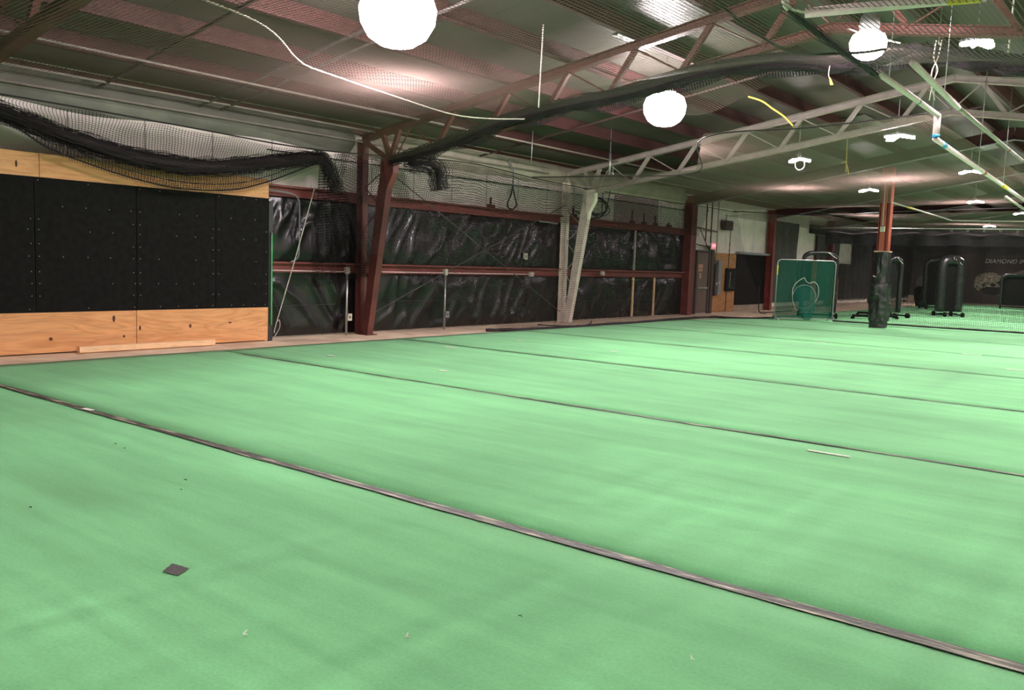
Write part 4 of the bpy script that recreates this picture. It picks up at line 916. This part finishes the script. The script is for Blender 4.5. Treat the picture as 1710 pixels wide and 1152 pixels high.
# ------------------------------------------------------------------ column with pads
cx, cy = -7.22, 26.0 + .25
t = thing('padded_column', (cx, cy, 0), 'bright red steel column wrapped in torn black pads at its foot', 'column')
MB().ibeam((cx, cy, 0), (cx, cy, roofz(cx) - .66), .26, .30, up=(1, 0, 0)).build('column_shaft', REDB, t)
MB().box((cx - .09, cy - .16, 2.2), (cx - .085 + .14, cy - .13, 4.2)).build('web_face', REDB, t)
MB().tube([(cx - .02, cy - .20, 2.95), (cx - .02, cy - .20, 4.1)], .014, 6).build('conduit', WHT, t)
MB().box((cx - .07, cy - .24, 2.78), (cx + .05, cy - .15, 2.93)).build('switch_box', BEIGE, t, bevel=.005)
def padring(r0, z0, z1, seed, sq=.7):
    def f(u, v):
        a = 2 * math.pi * u; z = z0 + (z1 - z0) * v
        c, s = math.cos(a), math.sin(a); k = (abs(c) ** 4 + abs(s) ** 4) ** -.25
        rr = r0 * (sq * k + (1 - sq)) * (1 + .16 * nz(c * 2, s * 2, z * 3 + seed) + .12 * nz(c * 5, s * 5, z * 7 + seed))
        zz = z + (.05 * nz(c * 2, s * 2, seed + 4) if v > .95 else 0)
        return (cx + rr * c, cy + rr * s, zz)
    mb = MB().grid(f, 40, 34); return mb
padring(.20, .05, 2.22, 1).build('upper_pad', PADB, t, True)
padring(.27, .22, 1.30, 5).build('lower_pad', PADB, t, True)
padring(.23, .02, .3, 9).build('foot_pad', PADB, t, True)
MB().box((cx - .2, cy - .19, 2.20), (cx + .2, cy + .19, 2.24)).build('pad_foam_edge', mat('foam', (0.55, 0.38, 0.28), .8, 0, 9, .2), t)
MB().obox((cx + .05, cy - .26, .60), (.05, 0, .01), (0, .01, 0), (0, 0, .02)).build('torn_tape', WHITE, t)
MB().obox((cx - .12, cy - .255, 1.5), (.04, 0, -.015), (0, .01, 0), (.0, 0, .01)).build('torn_tape', WHITE, t)
# ------------------------------------------------------------------ green sock-net screen
A, B = Vector((-10.42, 26.48, 0)), Vector((-9.10, 27.98, 0)); ax = (B - A); Ls = ax.length; ax.normalize(); nrm = Vector((ax.y, -ax.x, 0))
def S(u, z, d=0): return A + ax * u + Vector((0, 0, z)) + nrm * d
t = thing('pitching_screen', tuple((A + B) / 2), 'square green net screen with a ball pocket on a silver frame', 'screen')
H = 1.93
fr = [S(0, .08), S(0, H - .12), S(.03, H - .04), S(.12, H), S(Ls - .12, H), S(Ls - .03, H - .04), S(Ls, H - .12), S(Ls, .08), S(0, .08)]
MB().tube(fr, .022, 8).build('frame', GALV, t, True)
for u in (0, Ls):
    MB().tube([S(u, .02, .32), S(u, .12, .1), S(u, .18, 0), S(u, .12, -.1), S(u, .02, -.32)], .02, 8).build('foot', GALV, t, True)
MB().tube([S(.0, 1.45, .01), S(.0, 1.75, .01)], .026, 8).build('yellow_tape', ROPEY, t)
MB().grid(lambda u, v: S(.02 + (Ls - .04) * u, .1 + (H - .12) * v, .03 * math.sin(u * 3.14) * math.sin(v * 3.14) + .012 * nz(u * 8, v * 8, 0)), 24, 24, lambda u, v: (Ls * u, H * v)).build('netting', NETG, t, True)
MB().grid(lambda u, v: S(.02 + (Ls - .04) * u, .1 + (H - .12) * v, -.06), 4, 4, lambda u, v: (Ls * u + .013, H * v + .017)).build('netting', NETG, t, True)
uc, zc = Ls * .475, .80
ring = [S(uc + .40 * math.cos(a), zc - .02 + .37 * math.sin(a), .05) for a in [2 * math.pi * k / 40 for k in range(41)]]
MB().tube(ring, .008, 6, False).build('pocket_ring', GALV, t, True)
MB().tube(catmull([S(uc - .25, .35, .04), S(uc - .38, .65, .04), S(uc - .40, 1.0, .04), S(uc - .30, 1.2, .04), S(uc - .05, 1.37, .04), S(uc + .03, 1.28, .04), S(uc + .15, 1.21, .04), S(uc + .32, 1.25, .04), S(uc + .47, 1.10, .04), S(uc + .48, .8, .04), S(uc + .38, .6, .04)]), .008, 6).build('pocket_cord', WHITE, t, True)
def f(u, v):
    a = 2 * math.pi * u; r_ = .40 * (1 - v) + .12 * v; return S(uc + r_ * math.cos(a), (zc - .02 + .37 * math.sin(a)) * (1 - v) + .05 * v, .04 + .30 * math.sin(v * 2.2))
MB().grid(f, 30, 14, lambda u, v: (u * 2.2, v * 1.1)).build('net_pocket', net_mat('pocket_netting', (0.006, 0.20, 0.15), 0.035, 0.0075), t, True)
# black padded arch screens
def arch(p0, p1, h, r, label, wheels=True, M=PADB, sheetM=None):
    p0, p1 = Vector(p0), Vector(p1); a = (p1 - p0); l = a.length; a.normalize(); n_ = Vector((a.y, -a.x, 0)); c = (p0 + p1) / 2
    t = thing('padded_screen', tuple(c), label, 'screen', 'black padded screens')
    P = lambda u, z, d=0: p0 + a * u + Vector((0, 0, z)) + n_ * d
    lumpy(catmull([P(0, .2), P(0, h * .5), P(.0, h - .25), P(.12, h - .05), P(.35, h), P(l - .35, h), P(l - .12, h - .05), P(l, h - .25), P(l, h * .5), P(l, .2)], 5), r, 4, M, 'padded_frame', t, 12, .12)
    MB().grid(lambda u, v: P(l * u, .2 + (h - .25) * v, 0), 4, 4, lambda u, v: (l * u, h * v)).build('netting', sheetM or NETD, t)
    for k, u in enumerate((0, l)):
        MB().bar(P(u, .1, .45), P(u, .1, -.45), .05, .05).build('foot', BLK, t)
        if wheels:
            for d in (.42, -.42):
                q = P(u, .1, d); MB().tube([q - a * .03, q + a * .03], .1, 14).build('wheel', BLK, t, True)
    MB().bar(P(0, .12, .0), P(l, .12, .0), .05, .05).build('cross_bar', BLK, t)
    MB().tube([P(l - .3, h + .02, r * .9), P(l - .02, h - .18, r * .9)], .012, 6).build('pale_tape', WHITE, t)
    return t
arch((-10.65, 29.4, 0), (-9.72, 29.95, 0), 2.22, .075, 'black padded arch screen standing behind the green net screen', sheetM=NETW)
arch((-8.80, 32.8, 0), (-8.52, 33.4, 0), 2.15, .09, 'black padded screen just behind the padded column')
arch((-7.85, 36.75, 0), (-7.32, 37.2, 0), 2.22, .19, 'black padded screen right of the column, behind the net wall', sheetM=BLK)
arch((-10.1, 43.9, 0), (-9.0, 44.6, 0), 2.3, .12, 'dark padded screen farther back, left of the banner picture', sheetM=BLK)
arch((-7.9, 50.3, 0), (-5.9, 50.6, 0), 1.75, .10, 'low dark padded screen before the banner at the right edge', sheetM=BLK)
# floor bars beside the column
for (p, q, lab) in (((-9.18, 30.35, .13), (-8.15, 31.9, .13), 'black bar lying across behind the padded column, nearer'), ((-9.85, 33.1, .12), (-8.9, 34.0, .12), 'short black bar behind the padded column, farther')):
    o = MB().tube([p, q], .045, 10); o.box((p[0] - .05, p[1] - .05, .025), (p[0] + .05, p[1] + .05, .1)); o.box((q[0] - .05, q[1] - .05, .025), (q[0] + .05, q[1] + .05, .1))
    tag(o.build('floor_bar', BLK, None), lab, 'bar', 'black floor bars')
# ball machine like item
t = thing('ball_cart', (-9.9, 45.5, 0), 'small dark wheeled cart with a pale round top far back left of the banner', 'cart')
MB().lathe([(.35, .25), (.40, .5), (.42, .9), (.25, 1.0)], (-11.0, 47.5, 0), 16).build('bin', BLK, t, True)
MB().lathe([(.02, .98), (.3, 1.05), (.33, 1.3), (.2, 1.5), (.03, 1.55)], (-11.0, 47.5, 0), 16).build('round_top', GREYP, t, True)
MB().lathe([(.3, .02), (.34, .25)], (-11.0, 47.5, 0), 12).build('base', BLK, t)
tag(MB().box((-13.1, 53.2, .0), (-11.2, 53.6, .42)).build('bench', MATS['pale_curb']), 'pale low bench in the far left corner', 'bench')
# ------------------------------------------------------------------ net wall
NY = 27.75
t = thing('net_wall', (-5, NY, 0), 'black net wall hanging across the room behind the padded column', 'net')
NW = net_mat('wall_netting', (0.012, 0.012, 0.012), 0.048, 0.0045, gloss=.1)
def f(u, v):
    x = -9.05 + 9.5 * u; z = 2.75 + (.03 - 2.75) * v
    return (x, NY + .09 * x + .9 - .1 + .10 * math.sin(x * 1.9) * v + .05 * nz(x * 3, z, 0) , z)
MB().grid(f, 120, 16, lambda u, v: (9.5 * u, 2.8 * v)).build('netting', NW, t, True)
top = [(-9.4 + 9.8 * k / 60, NY + .09 * (-9.4 + 9.8 * k / 60) + .8, 2.80 + .03 * math.sin(k * .9)) for k in range(61)]
def f(u, v):
    x = -9.4 + 9.8 * u; return (x, NY + .09 * x + .8 + .05 * math.sin(x * 7) , 2.88 - .42 * v + .05 * nz(x * 1.5, 0, 0) * v)
MB().grid(f, 140, 6, lambda u, v: (12 * u, .5 * v)).build('gathered_top', NETD, t, True)
MB().grid(lambda u, v: (f(u, v)[0], f(u, v)[1] + .1, f(u, v)[2] + .02), 140, 6, lambda u, v: (12.3 * u, .5 * v)).build('gathered_top', NETD, t, True)
lumpy(top, .035, 40, BUNCH, 'top_roll', t, 10, .5)
lumpy([(-9.0 + 9.4 * k / 60, NY + .09 * (-9.0 + 9.4 * k / 60) + .78 + .05 * math.sin(k * .6), .045) for k in range(61)], .025, 41, BUNCH, 'bottom_rope', t, 8, .4)
tag(MB().tube([(-9.6, NY + .0, 2.97), (.4, NY + .85, 2.97)], .016, 8).build('support_cable', GALV, None, True), 'straight pale cable carrying the net wall', 'cable')
for k in range(22):
    x = -9.2 + .42 * k; y = NY + .085 * x + .82
    mb = MB().tube(loop((x, y, 2.925), .0, .045, 12), .005, 4, False)
    vs = [(x + .022 * math.cos(a), y, 2.925 + .05 * math.sin(a)) for a in [2 * math.pi * q / 12 for q in range(13)]]
    mb = MB().tube(vs, .006, 5, False)
    tag(mb.build('net_hook', ROPEB if k < 8 else GALV, None, True), 'small hook ring in the row on the cable above the net wall', 'hook', 'hooks of the net wall')
# second net wall, dark, behind
tag(MB().grid(lambda u, v: (-9.3 + .15 * math.sin(u * 30) * .4, 28 + 26 * u, 3.3 - 3.2 * v), 100, 8, lambda u, v: (26 * u, 3.2 * v)).build('side_net', NW, None, True), 'dark net wall running back along the curtained wall', 'net')
for k, yy in enumerate((34.2, 41.0)):
    tag(MB().grid(lambda u, v: (-9.3 + 9.3 * u, yy + .1 * math.sin(u * 20), 3.3 - 3.25 * v), 60, 8, lambda u, v: (9.3 * u, 3.2 * v)).build('cage_net', NW, None, True), ['first inner net across the cages behind the net wall', 'second inner net across the cages behind the net wall'][k], 'net', 'inner cage nets')
def f(u, v): return (-13.0 + 13 * u, 46 + .1 * math.sin(u * 60), 3.45 - (.75 + .2 * nz(u * 12, 0, 0)) * v)
tag(MB().grid(f, 100, 6, lambda u, v: (18 * u, 1 * v)).build('gathered_net', NETD, None, True), 'dark gathered net band high across the room before the banner', 'net')
# ------------------------------------------------------------------ banner
BY = 54.75
MAROON = mat('banner_print', (0.075, 0.045, 0.048), .7, 0, .8, .45)
t = thing('wall_banner', (-9.5, BY, .2), 'long dark maroon banner with white lettering and a rough tan picture on the end wall', 'banner')
MB().grid(lambda u, v: (-12.4 + 9.5 * u, BY + .02 * nz(u * 8, v * 2, 0), .15 + 3.15 * v), 40, 12).build('banner_cloth', MAROON, t, True)
LET = mat('banner_lettering', (0.75, 0.68, 0.64), .7, 0, 6, .3)
letters('DIAMOND IN THE ROUGH', .33, (-9.55, BY - .04, 2.50), (R(90), 0, 0), LET, 'lettering', t, .004, 'LEFT', 1.0, .25)
ROCK = mat('rough_rock_print', (0.30, 0.22, 0.16), .8, 0, 7, .8, bump=.6, bump_s=12, col2=(0.62, 0.50, 0.38))
ROCK2 = mat('brown_rock_print', (0.28, 0.17, 0.12), .8, 0, 5, .4, col2=(0.42, 0.28, 0.20))
DKP = mat('dark_print', (0.02, 0.016, 0.016), .8, 0, 4, .4)
def blob(c, rx, rz, seed, m_, d, n=48, rough=.16, rot=0):
    pts = []
    for k in range(n):
        a = 2 * math.pi * k / n; q = 1 + rough * nz(math.cos(a) * 1.6, math.sin(a) * 1.6, seed) + rough * .5 * nz(math.cos(a) * 5, math.sin(a) * 5, seed)
        x, z = rx * q * math.cos(a), rz * q * math.sin(a); pts.append((c[0] + x * math.cos(rot) - z * math.sin(rot), BY - d, c[1] + x * math.sin(rot) + z * math.cos(rot)))
    MB().add(pts + [(c[0], BY - d, c[1])], [(k, (k + 1) % n, n) for k in range(n)]).build('picture', m_, t)
blob((-9.15, 1.42), .78, .42, 2, ROCK, .030)
blob((-9.75, 1.25), .25, .40, 5, ROCK, .032)
blob((-8.45, .95), .22, .45, 8, ROCK2, .034, rot=-.5)
blob((-7.4, 1.35), .95, .72, 11, ROCK2, .031, rough=.08)
blob((-7.25, 1.22), .85, .62, 12, DKP, .036, rough=.08)
blob((-9.05, 1.18), .14, .09, 15, DKP, .040); blob((-9.5, 1.15), .08, .07, 16, DKP, .040); blob((-8.45, 1.35), .35, .14, 17, DKP, .041, rough=.4); blob((-9.1, .85), .5, .22, 18, DKP, .038, rough=.3)
# debris line at far turf
tag(MB().tube([(-8.9, 28.05, .03), (-8.2, 28.0, .03)], .012, 6).build('loose_rope', ROPEB), 'short black rope on the turf right of the green screen', 'rope')
